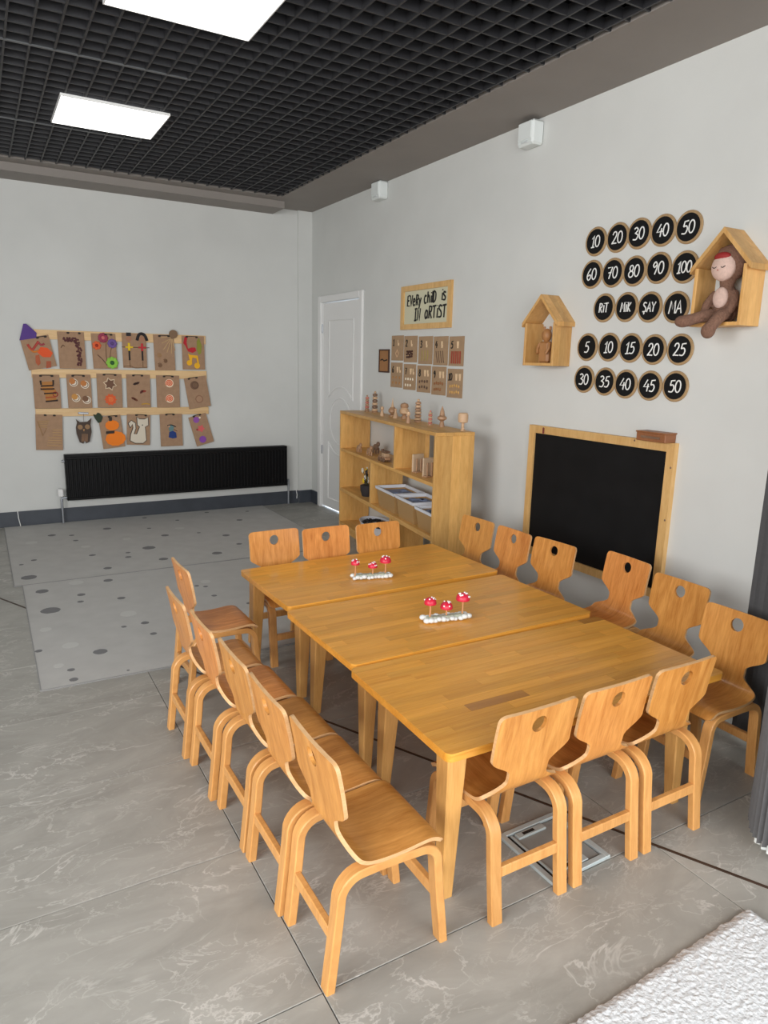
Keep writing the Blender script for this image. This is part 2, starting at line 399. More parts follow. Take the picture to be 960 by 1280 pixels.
arcl = [(px, 2*zc-pz) for px, pz in arc]
for nm, pts in (('panel_moulding', up+arc), ('panel_moulding', circ(mx_, zc, .235, 36)), ('panel_moulding', lowp+arcl)):
    q = []
    for k in range(len(pts)):           # keep straight sides straight
        q.append((pts[k][0], .007, pts[k][1]))
    MB().tube(q, .011, 6, True, (1, .9)).build(nm, M_white, door, smooth=60)
for z in (.62, 1.86):
    MB().lathe([(.007, -.045), (.007, .045)], 8, (cs+.004, -.002, z)).build('hinge', M_chrome, door)
hd = MB(); hd.cbox((W_-cs-.065, .004, .90), (.035, .012, .2), .003); hd.tube([(W_-cs-.065, -.0, .94), (W_-cs-.065, -.045, .94), (W_-cs-.17, -.045, .94)], .009)
hd.build('door_handle', M_chrome, door, smooth=50)
# the lit room behind the door: its floor and lamp show as a bright line under the leaf
struct(bxm('floor_hall', (XR, 5.6, -.12), (XR+1.2, 7.0, -.002), plain('hall_floor', (.6, .62, .65), .5)), 'pale floor of the room behind the door')
area('hall_lamp', (XR+.62, 6.3, .9), (0, 0, 0), .8, .8, 45, (.85, .93, 1))

# ================================================================== chairs
def chair_shell():
    # side profile (x forward, z up) from top of the back to the front of the seat
    ctrl = [(-.160, .632), (-.150, .585), (-.141, .535), (-.134, .485), (-.129, .445), (-.123, .405), (-.108, .368), (-.080, .343),
            (-.045, .334), (0., .332), (.05, .334), (.095, .338), (.125, .337), (.147, .326), (.155, .312)]
    P = smooth_pts(ctrl, 5)
    L = [0]
    for i in range(1, len(P)): L.append(L[-1]+math.dist(P[i], P[i-1]))
    tot = L[-1]; HW = .142
    sm = lambda t: max(0, min(1, t))**2*(3-2*max(0, min(1, t)))
    def hw(s):
        wd = HW
        r_ = .020
        if s < r_: wd = HW-r_+math.sqrt(max(0, r_*r_-(r_-s)**2))
        if s > tot-.02: wd = min(wd, HW-.02+math.sqrt(max(0, .0004-(s-tot+.02)**2)))
        # waist between back and seat
        n0, n1, n2, n3 = .146, .208, .234, .292
        if n0 < s < n3:
            if s < n1: k = sm((s-n0)/(n1-n0))
            elif s < n2: k = 1
            else: k = 1-sm((s-n2)/(n3-n2))
            wd = HW-.070*k
        return wd
    # resample finely
    S = sorted(set([0, .003, .007, .013, .020, .028]+[.04+.009*i for i in range(int((tot-.06)/.009))]+[tot-.02, tot-.012, tot-.005, tot]))
    def at(s):
        for i in range(1, len(L)):
            if s <= L[i]+1e-9:
                t = (s-L[i-1])/max(1e-9, L[i]-L[i-1]); p = [P[i-1][k]+(P[i][k]-P[i-1][k])*t for k in (0, 1)]; return p
        return P[-1]
    th = .0105; J = 10; vs = []; fs = []; mi = []
    for i, s in enumerate(S):
        p = at(s); q0 = at(max(0, s-.006)); q1 = at(min(tot, s+.006)); tx, tz = q1[0]-q0[0], q1[1]-q0[1]; l = math.hypot(tx, tz); nx, nz = -tz/l, tx/l
        h = hw(s)
        for sd in (1, -1):
            for j in range(J+1):
                yy = -h+2*h*j/J
                bow = .006*(1-(yy/.142)**2)*(1-sm((s-.09)/.11))     # slight dish of the back
                vs.append((p[0]+nx*sd*th/2-bow, yy, p[1]+nz*sd*th/2))
    n = 2*(J+1)
    for i in range(len(S)-1):
        a, b = i*n, (i+1)*n
        for j in range(J):
            fs.append((a+j, a+j+1, b+j+1, b+j)); mi.append(0)
            fs.append((a+J+1+j+1, a+J+1+j, b+J+1+j, b+J+1+j+1)); mi.append(0)
        fs.append((a, b, b+J+1, a+J+1)); mi.append(1)
        fs.append((a+J, a+2*J+1, b+2*J+1, b+J)); mi.append(1)
    for a, fl in ((0, 0), ((len(S)-1)*n, 1)):
        for j in range(J): fs.append((a+j, a+J+1+j, a+J+2+j, a+j+1)); mi.append(1)
    mb = MB(); mb.v = vs; mb.f = fs; mb.mi = mi
    o = mb.build('tmp_shell', [M_ply, M_plyedge])
    cut = MB(); cut.loft([[(x_, .026*math.cos(2*PI*k/24), .580+.026*math.sin(2*PI*k/24)) for k in range(24)] for x_ in (-.25, -.05)], mi=0)
    c = cut.build('tmp_cut', [M_ply, M_plyedge])
    md = o.modifiers.new('hole', 'BOOLEAN'); md.operation = 'DIFFERENCE'; md.object = c; md.solver = 'EXACT'
    dg = bpy.context.evaluated_depsgraph_get(); me = bpy.data.meshes.new_from_object(o.evaluated_get(dg))
    me.name = 'seat_shell'
    bpy.data.objects.remove(o); bpy.data.objects.remove(c)
    for p in me.polygons: p.use_smooth = True
    me.set_sharp_from_angle(angle=R(40))
    return me
def frame_mesh():
    # bent-wood inverted U: rear foot, corner, run under the seat, corner, front foot
    r_ = .062
    path = [(-.171, 0), (-.160, .10), (-.149, .20), (-.144, .255)]
    c = (-.144+r_, .258)
    path += [(c[0]-r_*math.cos(t*PI/2/7), c[1]+r_*math.sin(t*PI/2/7)) for t in range(1, 8)]
    path += [(-.03, .3215), (.04, .3205)]
    r2 = .05; c2 = (.142-r2, .268)
    path += [(c2[0]+r2*math.sin(t*PI/2/7), c2[1]+r2*math.cos(t*PI/2/7)) for t in range(0, 8)]
    path += [(.149, .19), (.160, .10), (.171, 0)]
    tk, wd, ch = .0125, .019, .003
    rings = []; n = len(path)
    for i, p in enumerate(path):
        q0 = path[max(0, i-1)]; q1 = path[min(n-1, i+1)]; tx, tz = q1[0]-q0[0], q1[1]-q0[1]; l = math.hypot(tx, tz); nx, nz = -tz/l, tx/l
        if i in (0, n-1): nx, nz = (-1, 0) if i == 0 else (1, 0)
        prof = [(-tk, -wd+ch), (-tk+ch, -wd), (tk-ch, -wd), (tk, -wd+ch), (tk, wd-ch), (tk-ch, wd), (-tk+ch, wd), (-tk, wd-ch)]
        drop = .0125 if 3 < i < n-4 else 0
        rings.append([(p[0]+nx*a_, b_, p[1]+nz*a_-.006) if 0 < i < n-1 else (p[0]+nx*a_, b_, 0) for a_, b_ in prof])
    return MB().loft(rings).mesh('leg_frame', M_leg, 35)
sh_me, fr_me = chair_shell(), frame_mesh()
st_me = MB().cbox((0, 0, 0), (.02, .214, .034), .003).mesh('stretcher', M_leg)
chairs = []
def chair(x, y, deg, label, group):
    if not chairs:
        t = thing('school_chair', label, 'chair', (x, y, 0), R(deg), group)
        link('seat_shell', sh_me, t)
        for s_ in (-1, 1): link('leg_frame', fr_me, t, (0, s_*.1245, 0))
        link('stretcher', st_me, t, (-.155, 0, .150)); link('stretcher', st_me, t, (.154, 0, .150))
        chairs.append(t)
    else:
        t = dup(chairs[0], (x, y, 0), R(deg), label); t['group'] = group; chairs.append(t)
    return t
GL = 'chairs in the row along the left side of the tables'
for (x, y, a, l) in ((.806, 1.44, 0, 'plywood child\'s chair nearest the viewer, at the near end of the left row'),
                     (.795, 1.735, 0, 'plywood chair second from the near end of the left row'),
                     (.792, 2.035, 0, 'plywood chair third from the near end of the left row'),
                     (.777, 2.345, 0, 'plywood chair fourth from the near end of the left row'),
                     (.762, 2.655, 0, 'plywood chair fifth from the near end of the left row, next to last'),
                     (.885, 3.075, 1, 'plywood chair at the far end of the left row, standing apart from the others')):
    chair(x, y, a, l, GL)
GN = 'chairs in the row at the near end of the tables'
for (x, y, a, l) in ((1.268, 1.455, 90, 'plywood chair with its back to the viewer, leftmost of the near-end three'),
                     (1.580, 1.455, 90, 'plywood chair with its back to the viewer, middle of the near-end three'),
                     (1.892, 1.455, 90, 'plywood chair with its back to the viewer, rightmost of the near-end three')):
    chair(x, y, a, l, GN)
GF = 'chairs in the row at the far end of the tables'
for (x, y, a, l) in ((1.328, 3.322, -90, 'pale plywood chair behind the far table, leftmost of the far-end three'),
                     (1.616, 3.274, -90, 'pale plywood chair behind the far table, middle of the far-end three'),
                     (1.934, 3.248, -90, 'pale plywood chair behind the far table, rightmost of the far-end three')):
    c_ = chair(x, y, a, l, GF); c_.location.z = .0034; c_.rotation_euler.y = R(1.05)      # rear feet stand on the rug
GR = 'chairs in the row along the wall side of the tables'
for (x, y, a, l) in ((2.405, 3.250, 184, 'plywood chair beside the bookcase, farthest of the wall-side row'),
                     (2.415, 2.940, 180, 'plywood chair second from the bookcase in the wall-side row'),
                     (2.445, 2.630, 185, 'plywood chair before the left half of the blackboard, third from the bookcase'),
                     (2.560, 2.262, 176, 'plywood chair before the right half of the blackboard, pushed back from the table'),
                     (2.478, 1.884, 180, 'plywood chair next to last of the wall-side row, right of the blackboard'),
                     (2.330, 1.512, 180, 'plywood chair by the grey blinds, nearest of the wall-side row')):
    chair(x, y, a, l, GR)

# ================================================================== tables
TZ = .484
def rrect(sx, sy, r_, n=5):
    pts = []
    for cx, cy, a0 in ((sx/2-r_, sy/2-r_, 0), (-sx/2+r_, sy/2-r_, PI/2), (-sx/2+r_, -sy/2+r_, PI), (sx/2-r_, -sy/2+r_, 1.5*PI)):
        pts += [(cx+r_*math.cos(a0+PI/2*i/n), cy+r_*math.sin(a0+PI/2*i/n)) for i in range(n+1)]
    return pts
def clip(poly, cl):
    out = poly
    for i in range(len(cl)):
        a, b = cl[i], cl[(i+1) % len(cl)]; inp = out; out = []
        sd = lambda p: (b[0]-a[0])*(p[1]-a[1])-(b[1]-a[1])*(p[0]-a[0])
        for k in range(len(inp)):
            p, q = inp[k], inp[(k+1) % len(inp)]; sp, sq = sd(p), sd(q)
            if sp >= 0: out.append(p)
            if sp*sq < 0:
                t = sp/(sp-sq); out.append((p[0]+(q[0]-p[0])*t, p[1]+(q[1]-p[1])*t))
        if not out: return []
    return out
def table(cx, cy, rot, label, seed, dark=(), legs=((.012, .014), (.13, .05), (.12, .05), (.13, .05))):
    rnd = random.Random(seed)
    SX, SY = 1.20, .622
    t = thing('school_table', label, 'table', (cx, cy, 0), rot, 'wooden tables pushed together')
    ol = rrect(SX, SY, .022)
    top = MB().prism(ol, TZ-.026, TZ-.007).build('table_top', M_table, t)
    n = 14; wy = SY/n
    for r_ in range(n):
        y0 = -SY/2+r_*wy; x = -SX/2-rnd.uniform(0, .25)
        while x < SX/2:
            l = rnd.uniform(.22, .48); x1 = min(x+l, SX/2)
            if SX/2-x1 < .06: x1 = SX/2
            g = .0003
            for (px0, px1, mat) in [(x, x1, M_table)]:
                pl = clip([(px0+g, y0+g), (px1-g, y0+g), (px1-g, y0+wy-g), (px0+g, y0+wy-g)], ol)
                if len(pl) > 2:
                    mx0 = (max(px0, -SX/2)+px1)/2
                    isd = any(dr == r_ and px0 < dx < px1 for dr, dx in dark)
                    o = MB().prism([(px-mx0, py-y0) for px, py in pl], -.0067, 0).build('stave', M_tableD if isd else M_table, top, (mx0, y0, TZ))
            x = x1 if x1 < SX/2 else SX
    for (sx, sy), (ix, iy) in zip(((-1, -1), (1, -1), (-1, 1), (1, 1)), legs):
            mb = MB(); rings = []
            X, Y = sx*(SX/2-ix), sy*(SY/2-iy)
            for z, wd in ((TZ-.026, .066), (.36, .060), (0, .038)):
                xi, yi = X-sx*wd, Y-sy*wd; c_ = .004
                x0, x1 = sorted((X, xi)); y0, y1 = sorted((Y, yi))
                rings.append([(x0+c_, y0, z), (x1-c_, y0, z), (x1, y0+c_, z), (x1, y1-c_, z), (x1-c_, y1, z), (x0+c_, y1, z), (x0, y1-c_, z), (x0, y0+c_, z)])
            mb.loft(rings).build('leg', M_tleg, t)
    return t
table(1.650, 1.709, -.0169, 'honey-coloured wooden table nearest the viewer, no ornament on it', 3, dark=((4, -.38), (4, -.3), (13, .50)), legs=((.012, .014), (.15, .014), (.09, .05), (.15, .05)))
table(1.676, 2.362, .0061, 'honey-coloured wooden table in the middle, under the nearer toadstool ornament', 5, legs=((.09, .07), (.13, .05), (.10, .03), (.13, .05)))
table(1.695, 3.031, .0198, 'honey-coloured wooden table at the far end, under the farther toadstool ornament', 9, legs=((.08, .06), (.13, .05), (.015, .09), (.13, .05)))

# ------------------------------------------------------------------ toadstool ornaments
M_capred = plain('toadstool_red', srgb(205, 30, 62), .4); M_stem = plain('toadstool_stem', srgb(196, 140, 96), .7)
M_pebble = plain('white_pebble', (.72, .74, .72), .6); M_moss = plain('pale_moss', (.40, .43, .34), .95, noise=.3, nscale=80, bump=.4)
def toadstools(a, b, label, hs, seed):
    rnd = random.Random(seed)
    A, B = Vector(a), Vector(b); c = (A+B)/2; L = (B-A).length; ang = math.atan2(B.y-A.y, B.x-A.x)
    t = thing('toadstool_ornament', label, 'ornament', (c.x, c.y, TZ), ang, 'toadstool ornaments on the tables')
    MB().cbox((0, 0, .012), (L-.03, .034, .024), .006).build('moss_bed', M_moss, t)
    pb = None
    for k in range(22):
        u = -L/2+.008+(L-.016)*(k % 11)/10; s_ = -1 if k < 11 else 1
        r_ = rnd.uniform(.010, .0145)
        if pb is None: pb = MB().ball((0, 0, 0), .01, 8, 5).mesh('pebble', M_pebble, 180)
        o = link('pebble', pb, t, (u+rnd.uniform(-.003, .003), s_*rnd.uniform(.014, .021), r_*.8+rnd.uniform(0, .006))); o.scale = (r_*100*1.15, r_*100, r_*100*.8)
    for (u, h, r_) in hs:
        mu = MB(); mu.tube([(u*L, 0, .015), (u*L+.002, .001, h*.6), (u*L, 0, h)], [.0045, .0035, .004], 8)
        st = mu.build('stem', M_stem, t, smooth=50)
        cp = MB(); cp.lathe([(r_*.25, h-.006), (r_*.98, h-.008), (r_, h-.003), (r_*.9, h+r_*.32), (r_*.62, h+r_*.62), (r_*.25, h+r_*.76), (.0005, h+r_*.78)], 16, (u*L, 0, 0))
        cap = cp.build('cap', M_capred, t, smooth=50)
        dt = MB()
        for k in range(11):
            al = rnd.uniform(0, 2*PI) if k else 0; el = rnd.uniform(.15, .95) if k else .05
            rr = r_*(.97*math.cos((1-el)*PI/2*.92)) if k else 0
            zz = h+r_*.78*math.sin((1-el)*PI/2*1.0) if k else h+r_*.78
            rr = r_*math.cos(math.asin(min(1, (zz-h)/(r_*.8))))
            dt.ball((u*L+rr*math.cos(al), rr*math.sin(al), zz), r_*.15, 7, 4)
        dt.build('cap_dots', M_chalk, cap, smooth=180)
toadstools((1.535, 2.939), (1.728, 2.890), 'red toadstool ornament on the far table, white-pebble base', ((-.42, .085, .022), (.03, .065, .024), (.36, .088, .029)), 1)
toadstools((1.533, 2.286), (1.737, 2.247), 'red toadstool ornament on the middle table, white-pebble base', ((-.36, .088, .026), (.0, .062, .027), (.36, .092, .030)), 2)

# ================================================================== bookcase
SHX, SHY, SHA = 2.828, 5.694, R(-98.17); SHL, SHD, SHH = 1.984, .287, 1.105
shelf = thing('bookcase', 'open pine bookcase with staggered dividers against the right wall', 'bookcase', (SHX, SHY, 0), SHA)
def sp(name, x0, x1, z0, z1, mat=M_shelf, y0=0, y1=SHD):
    return MB().cbox(((x0+x1)/2, (y0+y1)/2, (z0+z1)/2), (x1-x0, y1-y0, z1-z0), .002).build(name, mat, shelf)
th = .024
sp('side_panel', 0, th, 0, SHH-th, M_shelfV); sp('side_panel', SHL-th, SHL, 0, SHH-th, M_shelfV)
sp('top_panel', 0, SHL, SHH-th, SHH)
sp('shelf_board', th, SHL-th, .744, .768); sp('shelf_board', th, SHL-th, .373, .405); sp('shelf_board', th, SHL-th, .06, .084)
sp('plinth', th, SHL-th, 0, .06, M_shelf, .02, .04)
d1, d2, d3 = SHL-.695, SHL-1.185, SHL-.745
sp('divider', d1-.011, d1+.011, .768, SHH-th, M_shelfV); sp('divider', d2-.011, d2+.011, .405, .744, M_shelfV); sp('divider', d3-.011, d3+.011, .084, .373, M_shelfV)
_c, _s = math.cos(SHA), math.sin(SHA)
def onshelf(x, y, z): return (SHX+_c*x-_s*y, SHY+_s*x+_c*y, z)
GT = 'wooden stacking toys on top of the bookcase'
def ring_tower(x, y, h, r_, n, label, mats, taper=.25):
    t = thing('stacking_tower', label, 'toy', onshelf(x, y, SHH), SHA, GT)
    MB().lathe([(r_*1.05, 0), (r_*1.05, .008), (r_*.9, .012)], 14).build('base', M_toyM, t, smooth=40)
    MB().lathe([(.005, .01), (.005, h-.004)], 8).build('peg', M_toyL, t, smooth=40)
    hh = (h-.03)/n
    for k in range(n):
        q = r_*(1-taper*k/n); z = .012+k*hh
        MB().lathe([(q*.7, z), (q, z+hh*.2), (q, z+hh*.7), (q*.7, z+hh*.9)], 14).build('ring', mats[k % len(mats)], t, smooth=40)
    MB().ball((0, 0, h-.01), r_*.42, 10, 7).build('knob', mats[0], t, smooth=180)
def turned(name, x, y, prof, label, mats, z=SHH, cat='toy', group=GT):
    t = thing(name, label, cat, onshelf(x, y, z), SHA, group)
    for k, (nm, pr) in enumerate(prof): MB().lathe(pr, 16).build(nm, mats[k % len(mats)], t, smooth=35)
    return t
M_toyP = paint(196, 120, 104)
ring_tower(.163, .20, .150, .020, 6, 'slim pinkish stacking tower at the door end of the bookcase top', (M_toyM, M_toyP))
ring_tower(.266, .235, .185, .027, 6, 'banded ring tower beside the slim pinkish tower on the bookcase', (M_toyL, M_toyD))
peg = lambda h, r_: (('body', [(r_, 0), (r_*.95, h*.2), (r_*.5, h*.58), (.0005, h*.6)]), ('head', [(r_*.2, h*.56), (r_*.72, h*.66), (r_*.85, h*.78), (r_*.6, h*.94), (.0005, h)]))
turned('peg_doll', .655, .15, peg(.082, .017), 'small wooden peg doll left of the round spired toy, bookcase top', (M_toyL, M_toyL))
turned('spinning_top', .673, .235, (('base', [(.03, 0), (.03, .01), (.012, .016)]), ('body', [(.014, .016), (.033, .035), (.034, .055), (.018, .075)]), ('spire', [(.014, .075), (.006, .11), (.0005, .15)])), 'round wooden toy with a thin spire on the bookcase top', (M_toyM, M_toyM, M_toyL))
turned('peg_doll', .862, .185, (('body', [(.023, 0), (.021, .01), (.006, .06), (.0005, .062)]), ('head', [(.004, .058), (.010, .064), (.009, .074), (.0005, .078)])), 'small cone-shaped wooden doll at the middle of the bookcase top', (M_toyL, M_toyL))
turned('acorn_toy', .931, .23, (('foot', [(.022, 0), (.022, .02), (.012, .03)]), ('body', [(.012, .03), (.036, .045), (.038, .07), (.024, .088)]), ('cap', [(.030, .088), (.034, .1), (.028, .118), (.0005, .128)])), 'bulky round wooden toy with a cap on the bookcase top', (M_toyM, M_toyL, M_toyM))
turned('peg_doll', 1.307, .10, peg(.090, .019), 'pale-headed wooden peg doll at the front edge of the bookcase top', (M_toyM, M_toyL))
ring_tower(1.215, .22, .172, .027, 6, 'tallest ring tower, right of the middle of the bookcase top', (M_toyL, M_toyM))
ring_tower(1.495, .19, .112, .016, 6, 'short slim banded ring tower on the bookcase top', (M_toyP, M_toyL), .05)
turned('spinning_top', 1.603, .23, (('foot', [(.020, 0), (.016, .03), (.010, .04)]), ('disc', [(.012, .04), (.034, .055), (.032, .07), (.014, .08)]), ('spire', [(.020, .08), (.014, .11), (.0005, .148)])), 'dark wooden spired toy, second from the near end of the bookcase top', (M_toyM, M_toyM, M_toyM))
turned('wooden_goblet', 1.878, .25, (('foot', [(.015, 0), (.015, .008), (.010, .012), (.010, .05)]), ('cup', [(.012, .05), (.032, .056), (.035, .08), (.034, .108), (.028, .118), (.0005, .12)])), 'wooden goblet-shaped toy at the near end of the bookcase top', (M_toyL, M_toyL))
# middle shelf: little wooden animals and a vehicle
GA = 'small wooden toys on the middle shelf'
def animal(x, y, s_, label, mat, horn=False):
    t = thing('wooden_animal', label, 'toy', onshelf(x, y, .768), SHA, GA)
    MB().ball((0, 0, .034*s_), (.034*s_, .014*s_, .018*s_), 12, 8).build('body', mat, t, smooth=180)
    MB().ball((.032*s_, 0, .055*s_), (.016*s_, .011*s_, .014*s_), 10, 7).build('head', mat, t, smooth=180)
    for dx in (-.02, .02):
        for dy in (-.008, .008): MB().lathe([(.005*s_, 0), (.006*s_, .03*s_)], 8, (dx*s_, dy*s_, 0)).build('leg', mat, t, smooth=40)
animal(.331, .07, 1.2, 'brown wooden animal at the left of the middle shelf', M_toyM)
animal(.430, .19, 1.5, 'dark wooden animal at the back of the middle shelf', M_toyD)
animal(.560, .08, 1.25, 'small brown wooden animal in front of the dark one, middle shelf', M_toyM)
t = thing('wooden_train', 'wooden toy train with stacked carriage on the middle shelf', 'toy', onshelf(.931, .07, .768), SHA, GA)
MB().cbox((0, 0, .03), (.15, .05, .022), .004).build('chassis', M_toyM, t)
MB().cbox((.02, 0, .056), (.07, .042, .03), .004).build('cab', M_toyL, t); MB().cbox((.02, 0, .082), (.085, .05, .012), .003).build('roof', M_toyD, t)
MB().lathe([(.009, .04), (.009, .08), (.013, .085), (.013, .095)], 10, (-.045, 0, 0)).build('chimney', M_toyD, t, smooth=40)
for dx in (-.05, 0, .05):
    for dy in (-.028, .028):
        MB().loft([[(dx+.018*math.cos(2*PI*k/14), yy, .018+.018*math.sin(2*PI*k/14)) for k in range(14)] for yy in (dy-.004, dy+.004)]).build('wheel', M_toyD, t)
# upright sorting boards
for (x, y, l) in ((1.50, .07, 'pale upright wooden sorting board beside the divider, right compartment'), (1.70, .06, 'pale upright wooden sorting board in the middle of the right compartment'), (1.83, .09, 'pale upright wooden sorting board at the near end of the right compartment')):
    t = thing('sorting_board', l, 'toy', onshelf(x, y, .768), SHA+R(20), 'wooden sorting boards in the right compartment')
    MB().cbox((0, .04, .066), (.014, .11, .132), .003).build('board', paint(205, 180, 150), t)
    for k in range(3): MB().lathe([(.006, 0), (.006, .10)], 8, (.02+.012*(k % 2), .01+.03*k, 0)).build('dowel', M_toyM, t, smooth=40)
    MB().cbox((.02, .04, .005), (.04, .11, .010), .002).build('foot', M_toyM, t)
# lower shelf: flower pot, three bins; bottom: oval tub
t = thing('flower_pot', 'dark pot of yellow and white felt flowers on the lower shelf', 'flower pot', onshelf(.50, .09, .405), SHA)
MB().lathe([(.045, 0), (.060, .05), (.062, .095), (.05, .10)], 16).build('pot', paint(48, 44, 46), t, smooth=40)
rnd = random.Random(4)
for k in range(16):
    a_ = rnd.uniform(0, 2*PI); q = rnd.uniform(0, .06); z = .11+rnd.uniform(0, .13)
    c_ = (q*math.cos(a_), q*math.sin(a_), z)
    MB().tube([(0, 0, .08), (c_[0]*.6, c_[1]*.6, z*.8), c_], .003, 5).build('stem', paint(70, 66, 40), t)
    fl = MB()
    for p_ in range(5): fl.ball((c_[0]+.013*math.cos(p_*1.257), c_[1]-.004, c_[2]+.013*math.sin(p_*1.257)), (.011, .006, .011), 8, 5)
    fl.build('flower', [paint(232, 196, 30), paint(222, 216, 200), paint(52, 44, 42)][k % 3], t, smooth=180)
def bin_(x0, x1, y0, y1, h, label):
    cx, cy = (x0+x1)/2, (y0+y1)/2
    t = thing('storage_bin', label, 'bin', onshelf(cx, cy, .405), SHA, 'plastic bins on the lower shelf')
    wx, wy = (x1-x0)/2, (y1-y0)/2; tp = .88; tk = .005
    def ring(f, z, ins=0): return [(sx*(wx*f-ins), sy*(wy*f-ins), z) for sx, sy in ((-1,-1),(1,-1),(1,1),(-1,1))]
    MB().loft([ring(tp, 0), ring(1, h*.86), ring(1, h*.86, tk), ring(tp, .006, tk)]).build('bin_body', M_binbody, t)
    MB().loft([ring(1.0, h*.86, .001), ring(1.06, h*.87), ring(1.08, h), ring(1.0, h), ring(.97, h*.9), ring(.97, h*.86)], True, True).build('bin_rim', M_binrim, t)
    rnd = random.Random(int(cx*1000)); c_ = MB()
    c_.cbox((0, 0, h*.74), (wx*1.82, wy*1.82, .02), .004); 
    for k in range(10): c_.cbox((rnd.uniform(-.7, .7)*wx, rnd.uniform(-.6, .6)*wy, h*.79), (rnd.uniform(.03, .07), rnd.uniform(.03, .06), .02), .004)
    o = c_.build('contents', paint(128, 142, 172), t); o['kind'] = 'stuff'
bin_(.905, 1.265, .02, .265, .165, 'tan storage bin with white rim next to the divider, leftmost of three')
bin_(1.315, 1.62, .02, .265, .165, 'tan storage bin with white rim, middle of three on the lower shelf')
bin_(1.67, 1.93, .02, .265, .15, 'tan storage bin with white rim, nearest of three, partly behind the side panel')
t = thing('oval_tub', 'white oval tub heaped with dark felt pieces on the bottom shelf', 'tub', onshelf(.62, .145, .084), SHA)
MB().lathe([(.21, 0), (.26, .08), (.275, .10), (.28, .105), (.27, .108), (.25, .09), (.2, .012), (.0005, .01)], 28, (0, 0, 0), 0, 1, .48).build('tub', M_binrim, t, smooth=40)
c_ = MB(); rnd = random.Random(8)
for k in range(90):
    a_ = rnd.uniform(0, 2*PI); q = math.sqrt(rnd.random())*.215
    c_.ball((q*math.cos(a_), q*.47*math.sin(a_), .085+.035*(1-q/.215)+rnd.uniform(-.008, .01)), (rnd.uniform(.012, .03), rnd.uniform(.01, .018), rnd.uniform(.006, .012)), 7, 5)
o = c_.build('felt_pieces', paint(30, 28, 34), t, smooth=180); o['kind'] = 'stuff'

# ================================================================== stroke lettering
def ell(cx, cy, rx, ry, n=18, a0=90): return [(cx+rx*math.cos(R(a0+360*i/n)), cy+ry*math.sin(R(a0+360*i/n))) for i in range(n+1)]
GL_ = {
 '0': [ell(.28, .5, .25, .48)], '1': [[(.08, .74), (.30, 1), (.26, .5), (.22, 0)], [(.04, .0), (.42, .02)]],
 '2': [smooth_pts([(.06, .74), (.16, .96), (.38, .98), (.47, .74), (.32, .42), (.04, .03), (.12, .05), (.54, .03)], 4)],
 '3': [smooth_pts([(.06, .90), (.28, 1), (.46, .80), (.22, .55), (.22, .55), (.50, .36), (.36, .04), (.02, .06)], 4)],
 '4': [[(.34, 1), (.0, .38), (.56, .42)], [(.44, .66), (.38, 0)]],
 '5': [[(.54, .98), (.18, .94), (.12, .56)], smooth_pts([(.12, .56), (.38, .60), (.50, .34), (.34, .04), (.02, .06)], 4)],
 '6': [smooth_pts([(.42, 1), (.16, .66), (.06, .28), (.24, .0), (.48, .18), (.40, .46), (.10, .34)], 4)],
 '7': [[(.02, .94), (.52, .98), (.22, 0)], [(.12, .50), (.46, .54)]],
 '8': [ell(.28, .75, .18, .23), ell(.27, .25, .24, .25)],
 '9': [smooth_pts([(.46, .80), (.28, 1), (.08, .78), (.22, .56), (.46, .76), (.44, .40), (.30, 0)], 4)],
 'R': [[(.08, 0), (.10, 1)], smooth_pts([(.08, .98), (.44, .92), (.40, .58), (.10, .52)], 4), [(.18, .52), (.50, 0)]],
 'I': [[(.15, 0), (.17, .78)], [(.16, .96), (.18, 1.0)]], 'i': [[(.12, 0), (.13, .62)], [(.13, .82), (.15, .90)]],
 'T': [[(.0, .96), (.52, 1)], [(.27, .98), (.25, 0)]], 'M': [[(.02, 0), (.14, 1), (.32, .36), (.54, 1), (.60, 0)]],
 'K': [[(.08, 0), (.10, 1)], [(.46, .96), (.10, .46), (.48, .0)]],
 'S': [smooth_pts([(.46, .90), (.20, 1), (.06, .76), (.40, .44), (.40, .10), (.02, .06)], 4)],
 'C': [smooth_pts([(.46, .90), (.20, 1), (.06, .76), (.40, .44), (.40, .10), (.02, .06)], 4), [(.22, -.02), (.26, -.12), (.18, -.18)]],
 'A': [[(.0, 0), (.28, 1), (.52, 0)], [(.10, .36), (.44, .38)]], 'Y': [[(.02, 1), (.28, .52), (.54, 1)], [(.28, .52), (.24, 0)]],
 'E': [[(.46, 1), (.08, .96), (.06, .0), (.46, .02)], [(.07, .5), (.38, .52)]], 'V': [[(.0, 1), (.24, 0), (.46, 1)]],
 'e': [smooth_pts([(.04, .34), (.40, .42), (.30, .66), (.08, .58), (.04, .22), (.22, 0), (.42, .1)], 4)],
 'y': [[(.04, .66), (.22, .18)], [(.44, .68), (.10, -.30)]], 'c': [smooth_pts([(.40, .60), (.20, .68), (.04, .36), (.18, .0), (.42, .06)], 4)],
 'h': [[(.06, 0), (.08, 1)], smooth_pts([(.07, .46), (.26, .66), (.38, .44), (.38, 0)], 4)], 'l': [[(.10, 0), (.12, 1)]],
 'D': [[(.06, 0), (.08, 1)], smooth_pts([(.06, 1), (.42, .80), (.42, .22), (.06, .0)], 4)],
 's': [smooth_pts([(.36, .60), (.14, .68), (.06, .48), (.34, .24), (.26, .02), (.02, .04)], 4)],
 'N': [[(.04, 0), (.08, 1), (.42, .02), (.46, 1)]], 'J': [[(.15, 0), (.17, 1)], [(.02, .98), (.32, 1)], [(.0, .0), (.32, .02)]],
 'a': [smooth_pts([(.42, .56), (.22, .68), (.04, .34), (.18, .0), (.42, .24)], 4), [(.42, .66), (.44, 0)]], ' ': []}
ADV = {'1': .46, 'I': .32, 'i': .26, 'l': .24, 'M': .70, ' ': .34, 's': .42, 'J': .42}
